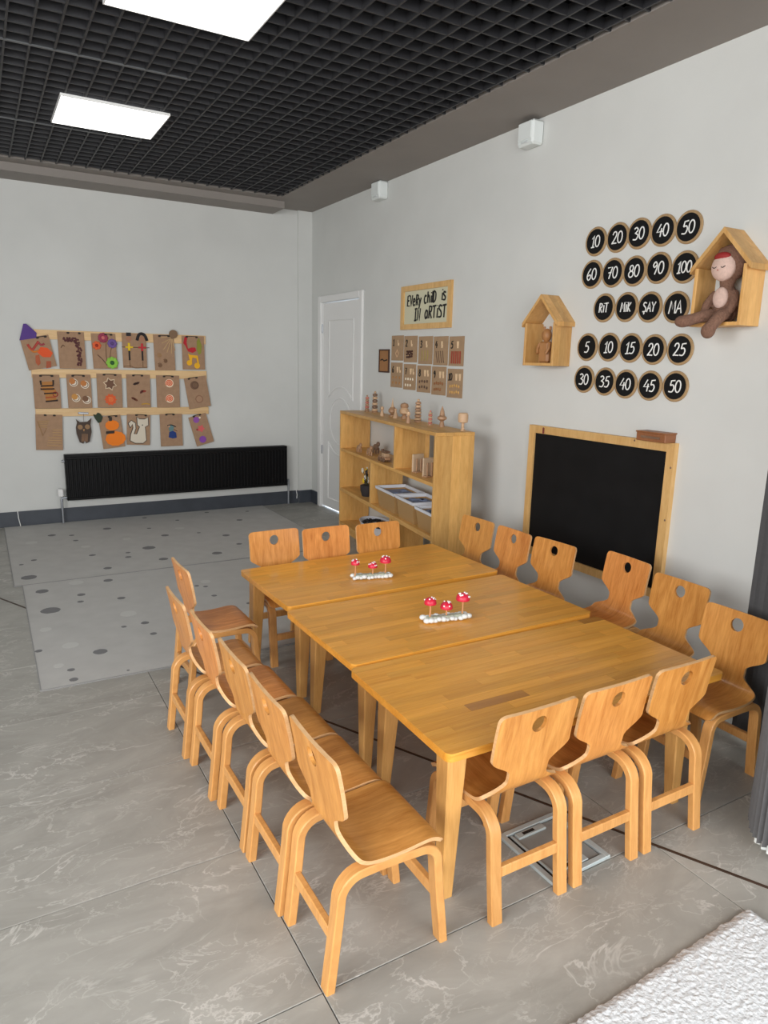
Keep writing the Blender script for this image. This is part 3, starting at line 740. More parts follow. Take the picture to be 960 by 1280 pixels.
def text_width(txt): return sum(ADV.get(c, .60) for c in txt)
def strokes(mb, txt, x, z, size, rad, out=.004, slant=.06, flat=.45, squeeze=1.0):
    for c in txt:
        for st in GL_[c]:
            mb.tube([(x+squeeze*size*(px+slant*pz), -out, z+size*pz) for px, pz in st], rad, 6, False, (1, flat))
        x += ADV.get(c, .60)*size*squeeze
    return mb
def centred(mb, txt, size, rad, out, squeeze=1., cz=0):
    wd = text_width(txt)*size*squeeze-.06*size; return strokes(mb, txt, -wd/2, cz-size/2, size, rad, out, squeeze=squeeze)

# ================================================================== number discs on the right wall
rows = [[(3.035, 2.242, '10'), (2.878, 2.243, '20'), (2.732, 2.244, '30'), (2.579, 2.239, '40'), (2.427, 2.233, '50')],
        [(3.045, 2.065, '60'), (2.89, 2.06, '70'), (2.74, 2.055, '80'), (2.585, 2.056, '90'), (2.425, 2.045, '100')],
        [(2.932, 1.874, 'RIT'), (2.772, 1.87, 'MIK'), (2.616, 1.862, 'CAY'), (2.451, 1.853, 'MA')],
        [(3.035, 1.658, '5'), (2.871, 1.657, '10'), (2.717, 1.652, '15'), (2.562, 1.643, '20'), (2.40, 1.643, '25')],
        [(3.039, 1.473, '30'), (2.878, 1.465, '35'), (2.727, 1.457, '40'), (2.564, 1.455, '45'), (2.404, 1.458, '50')]]
desc = ['in the top row', 'in the second row', 'in the row of syllables', 'in the fourth row', 'in the bottom row']
WORDS = {'5': 'five', '10': 'ten', '15': 'fifteen', '20': 'twenty', '25': 'twenty-five', '30': 'thirty', '35': 'thirty-five', '40': 'forty', '45': 'forty-five', '50': 'fifty', '60': 'sixty', '70': 'seventy', '80': 'eighty', '90': 'ninety', '100': 'one hundred'}
rw = .0795
rim_me = MB().lathe([(rw-.004, 0), (rw, .003), (rw, .007), (rw-.003, .010), (.0005, .010)], 32).mesh('disc_rim', M_cork, 40)
fc_me = MB().lathe([(rw*.84, .010), (rw*.83, .0112), (.0005, .0112)], 32).mesh('disc_face', M_chalkboard, 40)
for ri, row in enumerate(rows):
    for (y, z, s_) in row:
        show = s_.replace('C', 'S')
        nth = ('leftmost', 'second from the left', 'third from the left', 'fourth from the left', 'rightmost')[row.index((y, z, s_))]
        if s_ == 'MA': nth = 'rightmost, half behind the doll'
        show = WORDS.get(s_, show)
        t = thing('number_disc' if s_[0].isdigit() else 'syllable_disc', 'chalk disc reading %s, %s %s' % (show, nth, desc[ri]), 'wall disc', (XR, y, z), -PI/2, 'chalk discs on the right wall')
        link('disc_rim', rim_me, t, (0, 0, 0), (PI/2, 0, 0)); link('disc_face', fc_me, t, (0, 0, 0), (PI/2, 0, 0))
        sz = .062 if len(s_) < 3 else (.056 if s_[0].isdigit() else .050)
        centred(MB(), s_, sz, .0038, .012, .92 if len(s_) > 2 else 1.0).build('chalk_lettering', M_chalk, t, smooth=60)

# ================================================================== framed sign, number cards, blackboard
def picture_frame(root, W, H, fw, dp, mat, name='frame_member'):
    """four mitred members, lower left corner at the origin, out of the wall by dp"""
    o = [(0, 0), (W, 0), (W, H), (0, H)]; n = [(fw, fw), (W-fw, fw), (W-fw, H-fw), (fw, H-fw)]
    for k in range(4):
        j = (k+1) % 4
        MB().prism([o[k], o[j], n[j], n[k]], 0, dp, WALL).build(name, mat, root)
t = thing('framed_sign', 'pine framed sign lettered EVERY child is IN ARTIST on the right wall', 'sign', (XR, 5.136, 1.808), -PI/2)
picture_frame(t, .714, .343, .042, .022, M_frame)
MB().box((.357, -.005, .1715), (.64, .008, .27)).build('sign_paper', M_paperw, t)
strokes(MB(), 'EVeRy', .085, .185, .082, .0072, .011, squeeze=.88).build('lettering', M_ink, t, smooth=60)
strokes(MB(), 'chilD', .335, .195, .086, .0072, .011, squeeze=.88).build('lettering', M_ink, t, smooth=60)
strokes(MB(), 'is', .575, .205, .088, .0072, .011, squeeze=1.0).build('lettering', M_ink, t, smooth=60)
strokes(MB(), 'JN', .20, .068, .092, .0076, .011).build('lettering', M_ink, t, smooth=60)
strokes(MB(), 'aRTIST', .35, .078, .092, .0076, .011, squeeze=.98).build('lettering', M_ink, t, smooth=60)

def quad_frame(c):
    """centre, width, height, tilt of a quadrilateral TL TR BR BL"""
    cx = sum(p[0] for p in c)/4; cz = sum(p[1] for p in c)/4
    w_ = (math.dist(c[0], c[1])+math.dist(c[3], c[2]))/2; h_ = (math.dist(c[0], c[3])+math.dist(c[1], c[2]))/2
    a1 = math.atan2(c[1][1]-c[0][1]+c[2][1]-c[3][1], c[1][0]-c[0][0]+c[2][0]-c[3][0])
    a2 = math.atan2(c[0][1]-c[3][1]+c[1][1]-c[2][1], c[0][0]-c[3][0]+c[1][0]-c[2][0])-PI/2
    return cx, cz, w_, h_, (a1+a2)/2
NC = [[(5.297, 1.767), (5.105, 1.761), (5.099, 1.557), (5.298, 1.559)], [(5.09, 1.761), (4.891, 1.754), (4.884, 1.543), (5.093, 1.548)],
      [(4.87, 1.752), (4.669, 1.749), (4.66, 1.532), (4.865, 1.537)], [(4.654, 1.748), (4.458, 1.745), (4.45, 1.525), (4.646, 1.532)],
      [(4.444, 1.745), (4.255, 1.741), (4.246, 1.526), (4.436, 1.527)], [(5.301, 1.541), (5.106, 1.54), (5.112, 1.334), (5.299, 1.331)],
      [(5.089, 1.534), (4.896, 1.528), (4.897, 1.323), (5.087, 1.32)], [(4.877, 1.526), (4.677, 1.521), (4.677, 1.31), (4.876, 1.312)],
      [(4.661, 1.521), (4.466, 1.517), (4.462, 1.3), (4.659, 1.302)], [(4.449, 1.507), (4.25, 1.505), (4.246, 1.292), (4.443, 1.291)]]
NW = ['one', 'two', 'three', 'four', 'five', 'six', 'seven', 'eight', 'nine', 'ten']
ND = ['a small diamond', 'a cluster of brown beans', 'green sprigs', 'thin twigs', 'red sticks', 'rows of tan pieces', 'rows of white shells', 'rows of dark bits', 'rows of brown bits', 'rows of pale sticks']
M_hand = paint(226, 198, 160)
rnd = random.Random(11)
for k, c in enumerate(NC):
    c2 = [(-a_, b_) for a_, b_ in c]; cx, cz, W, H, tl = quad_frame(c2)
    t = thing('number_card', 'kraft card numbered %s with %s, above the bookcase' % (NW[k], ND[k]), 'card', (XR, -cx, cz), -PI/2, 'kraft number cards on the right wall')
    MB().cbox((0, -.003, 0), (W, .004, H), .001).build('card', M_kraft2, t)
    s_ = str(k+1)
    strokes(MB(), s_, -W*(.36 if len(s_) == 1 else .42), H*.10, .052, .0048, .007, squeeze=.9).build('numeral', M_ink, t, smooth=60)
    for j in range(2 if k > 4 else 1):        # little paper hands
        hx = W*(.10+.22*j); hb = MB()
        hb.prism([(hx-.009, H*.10), (hx+.009, H*.10), (hx+.011, H*.20), (hx-.011, H*.20)], .005, .007, WALL)
        for f in range(min(5, k+1) if j == 0 else max(1, k-4)):
            hb.tube([(hx-.009+.0045*f, -.006, H*.20), (hx-.011+.0055*f, -.006, H*.33)], .0028, 5)
        hb.build('paper_hand', M_hand, t)
    def row(nm, pts, mat, r3):
        for (px, pz) in pts: MB().ball((px, -.007, pz), r3, 8, 5).build(nm, mat, t, smooth=180)
    if k == 0:
        MB().tube([(0, -.006, -.075), (.024, -.006, -.045), (0, -.006, -.015), (-.024, -.006, -.045)], .004, 5, True).build('diamond', M_toyL, t); MB().ball((0, -.006, -.045), (.008, .004, .008), 8, 5).build('bead', M_toyM, t, smooth=180)
    elif k == 1: row('bean', [(-.045+.018*(i % 5)+rnd.uniform(-.006, .006), -.02-.02*(i//5)+rnd.uniform(-.005, .005)) for i in range(15)], paint(70, 38, 28), (.013, .006, .009))
    elif k == 2:
        for i in range(3): MB().tube([(-.05+.04*i, -.006, -.08), (-.04+.04*i, -.006, -.05), (-.045+.042*i, -.006, -.0)], .0035, 5).build('sprig', paint(160, 146, 76), t)
    elif k == 3:
        for i in range(4): MB().tube([(-.06+.03*i, -.006, .0), (-.035+.028*i, -.006, -.09)], .0032, 5).build('twig', paint(98, 74, 58), t)
    elif k == 4:
        for i in range(5): MB().tube([(-.052+.026*i, -.006, -.0), (-.054+.027*i, -.006, -.09)], .0075, 6).build('red_stick', paint(150, 62, 42), t)
    else:
        mat = [paint(176, 128, 78), paint(236, 226, 204), paint(96, 72, 58), paint(150, 100, 62), paint(206, 162, 96)][k-5]
        n = k+1; per = (n+1)//2; row('counter', [(-.055+.11*(i % per)/max(1, per-1), -.02-.045*(i//per)+rnd.uniform(-.004, .004)) for i in range(n)], mat, (.010, .005, .012))
t = thing('small_framed_card', 'small dark-edged brown card left of the number cards', 'card', (XR, 5.506, 1.452), -PI/2)
picture_frame(t, .176, .20, .012, .012, paint(74, 48, 36)); MB().box((.088, -.004, .1), (.156, .006, .18)).build('card', paint(158, 112, 70), t)
MB().tube([(.03, -.009, .105), (.06, -.009, .115), (.09, -.009, .10), (.145, -.009, .11)], .006, 6, False, (1, .5)).build('dark_line', M_ink, t)

t = thing('blackboard', 'blackboard in a pine frame on the right wall behind the chairs', 'blackboard', (XR, 3.456, .322), -PI/2)
BW, BHH = 1.110, .848
picture_frame(t, BW, BHH, .048, .032, M_frame)
MB().box((BW/2, -.010, BHH/2), (BW-.08, .016, BHH-.08)).build('writing_surface', M_chalkboard, t)
mb = MB()
for (sx, sz) in ((.13, BHH-.012), (.85, BHH-.012), (BW-.012, .44), (BW-.012, .72)): mb.ball((sx, -.032, sz), (.006, .003, .006), 8, 5)
mb.build('screw_heads', M_toyD, t, smooth=180)
MB().tube([(.135, -.036, BHH-.01), (.137, -.038, BHH-.045)], .006, 6).build('clip', paint(110, 40, 34), t)
t = thing('chalk_box', 'small red-brown wooden box on the right end of the blackboard top', 'box', (XR-.032, 2.46, .322+BHH), -PI/2)
MB().cbox((0, -.012, .022), (.185, .085, .044), .003).build('box_body', M_boxbrown, t); MB().cbox((0, -.012, .047), (.192, .092, .008), .002).build('lid', M_boxbrown, t)
MB().cbox((0, -.058, .022), (.12, .004, .012), .001).build('slot', M_toyD, t)

# ================================================================== little wall houses
def wall_house(y_left, z0, W, HE, HA, D, label):
    t = thing('wall_house', label, 'wall shelf', (XR, y_left, z0), -PI/2, 'house-shaped wall shelves')
    tk = .017
    for x0 in (0, W-tk): MB().cbox((x0+tk/2, -D/2, HE/2), (tk, D, HE), .0015).build('side_panel', M_house, t)
    MB().cbox((W/2, -D/2, tk/2), (W-2*tk, D, tk), .0015).build('bottom_panel', M_house, t)
    ov = .022; sl = (HA-HE)/(W/2); nrm = math.hypot(1, sl); v = tk*nrm
    lft = [(-ov, HE-ov*sl), (W/2, HA), (W/2, HA+v), (-ov, HE-ov*sl+v)]
    MB().prism(lft, 0, D+.006, WALL).build('roof_panel', M_house, t)
    MB().prism([(W-a_, b_) for a_, b_ in lft], 0, D+.006, WALL).build('roof_panel', M_house, t)
    return t
wall_house(3.44, 1.545, .265, .255, .395, .14, 'small pine house shelf left of the number discs, wooden figure inside')
wall_house(2.262, 1.745, .262, .265, .408, .14, 'small pine house shelf holding the brown plush doll')
M_fig = wood('figure_wood', (.34, .15, .05), (.46, .22, .08), (14, 14, 4), .5, .03)
t = thing('wooden_figure', 'brown carved wooden figure standing in the left house shelf', 'figurine', (XR-.085, 3.30, 1.562), -PI/2)
MB().cbox((0, 0, .065), (.085, .045, .13), .012).build('body', M_fig, t)
MB().ball((.005, -.002, .165), (.034, .028, .040), 14, 9).build('head', M_fig, t, smooth=180)
for s_ in (-1, 1):
    MB().cbox((.026*s_+.005, 0, .205), (.014, .012, .024), .003).build('ear', M_fig, t)
    MB().tube([(.042*s_, -.01, .118), (.05*s_, -.02, .085), (.036*s_, -.03, .055)], .010, 8).build('arm', M_fig, t, smooth=60)
# plush doll, legs hanging out of the right house
def plush():
    t = thing('plush_doll', 'brown plush doll with pale sleeping face, sitting in the right house shelf', 'doll', (XR, 2.131, 1.762), -PI/2)
    # frame: x right, y into the wall, z up, origin on the house floor
    parts = [((.005, -.075, .052), (.058, .045, .060)), ((.003, -.078, .115), (.050, .042, .060)), ((.005, -.080, .262), (.080, .056, .084)), ((.004, -.08, .180), (.036, .03, .034))]
    mb = MB()
    for c, r3 in parts: mb.ball(c, r3, 20, 14)
    def limb(pts, rad): mb.tube(smooth_pts(pts, 4), [rad[0]+(rad[1]-rad[0])*i/((len(pts)-1)*4) for i in range((len(pts)-1)*4+1)], 12); mb.ball(pts[-1], rad[1]*1.12, 12, 9)
    limb([(-.022, -.085, .038), (-.03, -.165, .028), (-.075, -.225, .006)], (.030, .026))        # leg to the left
    mb.ball((-.092, -.238, .002), (.042, .030, .028), 14, 10)
    limb([(.028, -.085, .038), (.045, -.160, .025), (.028, -.205, -.030)], (.030, .027))          # leg hanging down
    mb.ball((.026, -.210, -.042), (.033, .030, .036), 14, 10)
    limb([(-.04, -.085, .135), (-.07, -.105, .085), (-.072, -.115, .05)], (.022, .019))
    limb([(.045, -.085, .135), (.066, -.105, .09), (.058, -.115, .055)], (.022, .019))
    for s_ in (-1, 1): mb.ball((.005+.052*s_, -.070, .322), (.020, .018, .020), 12, 8)
    o = mb.build('tmp', M_plush)
    rm = o.modifiers.new('r', 'REMESH'); rm.mode = 'VOXEL'; rm.voxel_size = .006
    sm_ = o.modifiers.new('s', 'SMOOTH'); sm_.iterations = 4
    me = bpy.data.meshes.new_from_object(o.evaluated_get(bpy.context.evaluated_depsgraph_get())); bpy.data.objects.remove(o)
    me.name = 'body'
    for p in me.polygons: p.use_smooth = True
    if not me.materials: me.materials.append(M_plush)
    link('body', me, t)
    face = MB().ball((.0, -.112, .246), (.062, .036, .063), 20, 12).build('face', M_plushf, t, smooth=180)
    MB().ball((-.004, -.126, .290), (.042, .018, .020), 14, 8).build('hair', paint(150, 36, 34), t, smooth=180)
    for ex in (-.026, .016): MB().tube(smooth_pts([(ex-.011, -.145, .246), (ex, -.149, .239), (ex+.012, -.145, .246)], 3), .0016, 5).build('closed_eye', M_ink, t)
    MB().ball((-.006, -.149, .230), (.004, .003, .003), 8, 5).build('nose', paint(190, 110, 96), t, smooth=180)
    MB().ball((.0, -.112, .110), (.038, .020, .048), 16, 10).build('belly_patch', M_plushf, t, smooth=180)
plush()

# ------------------------------------------------------------------ alarm sensors under the ceiling
for (y, z, l) in ((3.685, 2.862, 'white alarm sensor box high on the wall, the larger nearer one'), (5.565, 2.880, 'white alarm sensor box high on the wall near the door')):
    t = thing('wall_sensor', l, 'sensor', (XR, y, z), -PI/2, 'white sensor boxes under the ceiling')
    MB().cbox((.075, -.045, .069), (.145, .09, .138), .012).build('housing', M_plastic, t)
    MB().cbox((.075, -.092, .080), (.12, .006, .10), .003).build('cover', M_plastic, t); MB().cbox((.075, -.093, .018), (.06, .006, .012), .002).build('lens', paint(200, 205, 205), t)

# ================================================================== radiator on the back wall
t = thing('radiator', 'long black panel radiator on the back wall under the artwork', 'radiator', (.637, YB, .222), 0)
RW, RH = 2.155, .425
MB().box((RW/2, -.07, RH/2), (RW, .06, RH-.01)).build('panel', M_rad, t)
MB().cbox((RW/2, -.072, RH-.012), (RW+.006, .085, .024), .004).build('top_grille', M_rad, t)
for x in (0, RW): MB().cbox((x, -.072, RH/2), (.008, .085, RH), .002).build('side_cover', M_rad, t)
rb = MB(); nr = 62
for k in range(nr):
    x = .03+(RW-.06)*k/(nr-1); rb.prism([(x-.010, -.10), (x-.005, -.110), (x+.005, -.110), (x+.010, -.10)], .03, RH-.045)
rb.cbox((RW/2, -.104, .014), (RW-.01, .014, .026), .004); rb.cbox((RW/2, -.104, RH-.032), (RW-.01, .014, .022), .004)
o = rb.build('ribs', M_rad, t); o['kind'] = 'stuff'
for x in (.25, RW-.25): MB().box((x, -.02, RH*.6), (.04, .04, .12)).build('bracket', M_rad, t)
pp = MB(); pp.tube([(0, -.07, .025), (-.045, -.07, .025), (-.05, -.07, .01), (-.05, -.07, -.212)], .011, 8); pp.build('pipe', M_chrome, t, smooth=50)
MB().tube([(RW, -.07, .02), (RW+.03, -.07, .02), (RW+.034, -.07, .005), (RW+.034, -.07, -.212)], .011, 8).build('pipe', M_chrome, t, smooth=50)
MB().tube([(RW+.034, -.07, -.02), (RW+.034, -.07, .06)], .013, 8).build('valve', M_chrome, t, smooth=50)
MB().cbox((-.056, -.075, .075), (.048, .045, .075), .008).build('thermostat', M_white, t)
MB().tube([(0, -.07, RH-.06), (-.028, -.07, RH-.06)], .012, 8).build('vent_plug', M_chrome, t, smooth=50)
for i, (x0, p) in enumerate(((.22, [(0, 0, .145), (.002, -.006, .08), (.012, -.016, .02), (.014, -.016, .0)]), (2.93, [(0, 0, .15), (.0, -.022, .10), (-.004, -.024, .06)]))):
    tag(MB().tube([(a_, b_-.018-(.022 if i else 0), c_) for a_, b_, c_ in p], .004, 6).build('cable', M_white, None, (x0, YB, 0), smooth=50),
        ('thin white cable coming down over the skirting left of the radiator', 'short white cable end over the skirting in the far corner')[i], 'cable')

# ================================================================== craft rails and sheets on the back wall
for k, (x0, x1, z0, z1, l) in enumerate(((.470, 1.985, 1.670, 1.752, 'top'), (.425, 1.985, 1.335, 1.413, 'middle'), (.432, 1.995, .990, 1.062, 'bottom'))):
    tag(MB().cbox(((x0+x1)/2, -.010, (z0+z1)/2), (x1-x0, .018, z1-z0), .002).build('wall_rail', M_rail, None, (0, YB, 0)),
        '%s pale pine rail of the three holding the craft sheets' % l, 'rail', 'pine rails on the back wall')
CARDS = [[(0.366, 1.646), (0.592, 1.734), (0.62, 1.432), (0.403, 1.402)], [(0.66, 1.737), (0.879, 1.745), (0.875, 1.419), (0.651, 1.416)], [(0.934, 1.733), (1.148, 1.741), (1.147, 1.424), (0.94, 1.42)],
 [(1.206, 1.744), (1.419, 1.752), (1.414, 1.434), (1.193, 1.431)], [(1.482, 1.744), (1.678, 1.751), (1.678, 1.416), (1.489, 1.413)], [(1.755, 1.741), (1.97, 1.749), (1.967, 1.427), (1.745, 1.424)],
 [(0.432, 1.362), (0.652, 1.365), (0.642, 1.066), (0.428, 1.062)], [(0.709, 1.365), (0.911, 1.368), (0.907, 1.067), (0.7, 1.063)], [(0.961, 1.375), (1.182, 1.377), (1.173, 1.064), (0.953, 1.066)],
 [(1.221, 1.371), (1.439, 1.373), (1.431, 1.061), (1.215, 1.063)], [(1.493, 1.365), (1.714, 1.368), (1.709, 1.057), (1.49, 1.06)], [(1.758, 1.339), (1.972, 1.37), (2.02, 1.072), (1.799, 1.038)],
 [(0.429, 1.011), (0.652, 1.007), (0.63, 0.684), (0.41, 0.694)], [(0.757, 0.963), (0.896, 0.96), (0.882, 0.733), (0.742, 0.738)], [(0.948, 0.98), (1.155, 0.998), (1.171, 0.7), (0.985, 0.674)],
 [(1.218, 0.997), (1.422, 0.994), (1.408, 0.702), (1.182, 0.71)], [(1.51, 0.999), (1.722, 0.996), (1.726, 0.682), (1.511, 0.681)], [(1.771, 0.954), (1.966, 1.003), (2.035, 0.708), (1.877, 0.676)]]
CL = ['house collage: purple roof, orange and red paint', 'arch of maroon beads', 'four felt flowers, orange, maroon, purple and green', 'two stick people in yellow and red', 'straw fan and round brown head', 'red, green and yellow music notes',
      'brown and orange cut-out bear', 'four white and orange rounds', 'white-edged leaf above an orange leaf', 'small red and brown leaves', 'two orange spirals', 'two faint brown rounds, sheet tilted',
      'pale straw stripes', 'owl', 'two orange pumpkins and a dark green leaf', 'white spotted cat', 'small blue figure', 'purple and pink blobs, sheet tilted']
class Card:
    def __init__(s, k):
        cx, cz, s.W, s.H, tl = quad_frame(CARDS[k])
        lab = 'kraft sheet with %s, hung on the back wall' % CL[k] if k != 13 else 'dark brown cut-out owl hanging from the bottom rail'
        s.t = thing('craft_sheet' if k != 13 else 'craft_owl', lab, 'craft work', (cx, YB-.024, cz), 0, 'craft works on the back wall', -tl)
        s.t.location.y = YB-.024
        if k != 13: MB().cbox((0, 0, 0), (s.W, .004, s.H), .001).build('sheet', M_kraft, s.t)
        s.lv = 0
    def P(s, u, v): return ((u-.5)*s.W, (v-.5)*s.H)
    def poly(s, pts, col, nm, th=.004, lift=0):
        p = [s.P(*q) for q in pts]; MB().prism(p, .002+lift, .002+lift+th, WALL).build(nm, paint(*col), s.t); return s
    def line(s, pts, r_, col, nm, closed=False, sm=True):
        p = [s.P(*q) for q in pts]; p = smooth_pts(p, 4) if (sm and not closed) else p
        MB().tube([(a, -.005, b) for a, b in p], r_, 5, closed, (1, .6)).build(nm, paint(*col), s.t); return s
    def disc(s, u, v, r_, col, nm, th=.005, n=18, lift=0):
        c = s.P(u, v); MB().prism(circ(c[0], c[1], r_, n), .002+lift, .002+lift+th, WALL).build(nm, paint(*col), s.t); return s
    def ring(s, u, v, r_, w_, col, nm):
        c = s.P(u, v); MB().tube([(a, -.006, b) for a, b in circ(c[0], c[1], r_, 18)], w_, 5, True, (1, .6)).build(nm, paint(*col), s.t); return s
    def flower(s, u, v, r_, col, ctr, n=7, nm='flower'):
        c = s.P(u, v); mb = MB()
        for k in range(n): mb.ball((c[0]+r_*.62*math.cos(2*PI*k/n), -.007, c[1]+r_*.62*math.sin(2*PI*k/n)), (r_*.38, .004, r_*.38), 8, 5)
        mb.build(nm, paint(*col), s.t, smooth=180); MB().ball((c[0], -.009, c[1]), (r_*.36, .005, r_*.36), 10, 6).build('flower_centre', paint(*ctr), s.t, smooth=180); return s
    def star(s, u, v, r0, r1, n, col, nm, lift=0, rot=.3):
        c = s.P(u, v); p = [(c[0]+(r0 if k % 2 else r1)*math.cos(PI*k/n+rot), c[1]+(r0 if k % 2 else r1)*math.sin(PI*k/n+rot)) for k in range(2*n)]
        MB().prism(p, .002+lift, .006+lift, WALL).build(nm, paint(*col), s.t); return s
    def clips(s, us=(.36, .66), v=.965, wire=True):
        for u in us: c = s.P(u, v); MB().cbox((c[0], -.006, c[1]), (.022, .010, .016), .003).build('hanging_clip', paint(46, 40, 36), s.t)
        if wire: a, b = s.P(us[0], v+.02), s.P(us[-1], v+.02); MB().tube([(a[0], -.006, a[1]), (b[0], -.006, b[1])], .0035, 5).build('hanging_wire', paint(46, 40, 36), s.t)
        return s
    def spiral(s, u, v, r_, w_, col, nm='spiral', turns=2.4):
        c = s.P(u, v); n = 44
        MB().tube([(c[0]+r_*i/n*math.cos(2*PI*turns*i/n), -.006, c[1]+r_*i/n*math.sin(2*PI*turns*i/n)) for i in range(n+1)], w_, 5, False, (1, .6)).build(nm, paint(*col), s.t); return s
K = [Card(k) for k in range(18)]
c = K[0]; c.poly([(-.03, .95), (.26, 1.43), (.36, 1.42), (.62, 1.10), (.56, .95)], (84, 52, 132), 'paper_roof'); c.poly([(.45, .52), (.62, .66), (.84, .60), (.98, .42), (.86, .30), (.60, .34)], (226, 84, 30), 'orange_patch')
c.line([(.20, .80), (.30, .62), (.46, .72), (.60, .84)], .010, (178, 62, 52), 'red_scribble'); c.line([(.22, .70), (.34, .54), (.52, .56)], .008, (206, 120, 40), 'ochre_scribble'); c.line([(.56, .84), (.66, .72), (.78, .74)], .009, (160, 60, 70), 'red_scribble')
c.poly([(.30, .20), (.36, .42), (.50, .44), (.46, .16), (.36, .10)], (176, 88, 52), 'brown_patch'); c.poly([(.60, -.02), (.68, .20), (.84, .18), (.78, -.02)], (168, 84, 52), 'brown_patch'); c.clips((.60, .88), .95)
c = K[1]; rnd = random.Random(3); mb = MB()
for k in range(90):
    tt = k/90; px, pz = (.24+.40*tt/.35, .80-.06*tt) if tt < .35 else (.68+.10*math.sin((tt-.35)*4), .76-.66*(tt-.35)/.65)
    q = c.P(px+rnd.uniform(-.09, .09)*(1 if tt > .3 else .5), pz+rnd.uniform(-.05, .05)); mb.ball((q[0], -.007, q[1]), (.0085, .006, .0085), 7, 5)
o = mb.build('beads', paint(92, 48, 50), c.t, smooth=180); o['kind'] = 'stuff'
c.line([(.10, .56), (.18, .64), (.24, .60)], .004, (110, 80, 56), 'twig').clips((.40, .82), .97, False)
c = K[2]; c.line([(.62, .90), (.56, .5), (.58, .1)], .003, (112, 82, 56), 'stem').line([(.20, .40), (.40, .26), (.56, .10)], .0035, (96, 62, 50), 'stem').line([(.82, .66), (.74, .45), (.70, .3)], .003, (112, 82, 56), 'stem')
c.flower(.20, .66, .040, (222, 96, 50), (150, 40, 20)); c.flower(.48, .88, .046, (150, 50, 78), (206, 110, 110), 9); c.flower(.84, .72, .044, (112, 84, 150), (90, 66, 120), 8); c.flower(.78, .17, .056, (140, 196, 70), (40, 90, 40), 8); c.clips((.58, .82), .97)
c = K[3]
for (u, top, body, hair) in ((.28, .92, (236, 200, 40), False), (.82, .86, (196, 44, 54), True)):
    c.line([(u, .60), (u, .22)], .0085, (30, 26, 28), 'legs', sm=False); c.line([(u, .20), (u, .02)], .003, (118, 88, 60), 'stick', sm=False)
    c.line([(u, .72), (u, .50)], .011, body, 'torso', sm=False).line([(u-.16, .60), (u+.16, .60)], .008, body, 'arms', sm=False); c.line([(u-.30, .60), (u-.16, .60)], .003, (96, 72, 54), 'hand', sm=False).line([(u+.16, .60), (u+.30, .60)], .003, (96, 72, 54), 'hand', sm=False)
    c.disc(u, .84, .024, (170, 120, 92), 'head', .006)
    if hair: c.line([(u-.20, .80), (u-.12, .96), (u, 1.0), (u+.14, .95), (u+.22, .80)], .014, (30, 22, 24), 'hair')
    else: c.poly([(u-.10, .92), (u-.09, 1.02), (u+.10, 1.02), (u+.10, .92)], (34, 30, 34), 'hat', .006)
c.line([(.02, .04), (.3, .06), (.5, .0), (1.0, .03)], .003, (120, 92, 66), 'stick')
c = K[4]; c.disc(.98, 1.02, .040, (128, 100, 74), 'round_head', .010)
for (a_, b_) in (((.86, .90), (.40, .76)), ((.86, .90), (.46, .58)), ((.88, .88), (.62, .50)), ((.90, .88), (.84, .48)), ((.92, .88), (1.02, .56)), ((.84, .94), (.36, .92))): c.line([a_, b_], .0045, (196, 164, 122), 'straw', sm=False)
c.spiral(.24, .42, .022, .003, (176, 138, 98)).spiral(.24, .14, .022, .003, (120, 86, 60)).spiral(.52, .26, .020, .003, (120, 86, 60)); c.clips((.30, .74), .96)
c = K[5]; c.poly([(.06, .78), (.14, .98), (.24, .94), (.20, .80), (.26, .62), (.42, .66), (.58, .66), (.62, .56), (.46, .50), (.26, .54), (.16, .70)], (186, 30, 44), 'felt_note', .006)
c.poly([(.66, .58), (.66, .84), (.76, .96), (.88, .72), (.84, .50), (.74, .44)], (140, 142, 52), 'felt_leaf', .005)
c.poly([(.26, .48), (.34, .44), (.68, .42), (.74, .14), (.68, .14), (.62, .34), (.44, .36), (.40, .20), (.34, .20)], (238, 178, 30), 'felt_note', .006); c.disc(.30, .20, .026, (238, 178, 30), 'note_head', .007); c.disc(.64, .12, .028, (238, 178, 30), 'note_head', .007); c.clips((.22, .66), .97)
c = K[6]; bear = [(.30, .78), (.36, .84), (.64, .80), (.74, .84), (.74, .68), (.30, .66), (.20, .56), (.36, .50), (.40, .30), (.40, .20), (.86, .22), (.84, .52), (.72, .58), (.74, .66)]
c.poly([(.32, .78), (.72, .80), (.72, .62), (.84, .54), (.82, .24), (.44, .22), (.40, .50), (.26, .56), (.34, .66)], (176, 118, 56), 'bear_shape', .004)
for a_, b_ in (((.28, .66), (.76, .68)), ((.26, .57), (.78, .58)), ((.38, .44), (.84, .46)), ((.42, .21), (.88, .24))): c.line([a_, b_], .008, (40, 24, 18), 'dark_band', sm=False)
c.line([(.28, .82), (.30, .70)], .008, (40, 24, 18), 'ear', sm=False).line([(.76, .84), (.74, .70)], .008, (40, 24, 18), 'ear', sm=False); c.ring(.80, .42, .020, .005, (150, 52, 36), 'paw'); c.line([(.42, .32), (.80, .34)], .007, (168, 74, 40), 'red_band', sm=False); c.clips((.30, .72), .96)
c = K[7]
for (u, v, k_) in ((.28, .76, 0), (.74, .70, 0), (.34, .30, 1), (.78, .24, 2)):
    c.disc(u, v, .036, (232, 222, 204), 'white_round', .004); c.disc(u-.06, v+.04, .026, [(190, 120, 60), (196, 140, 70), (120, 84, 60)][k_], 'inner_round', .004, lift=.004); c.ring(u, v, .026, .0035, (120, 74, 44), 'outline')
c.clips((.26, .70), .96)
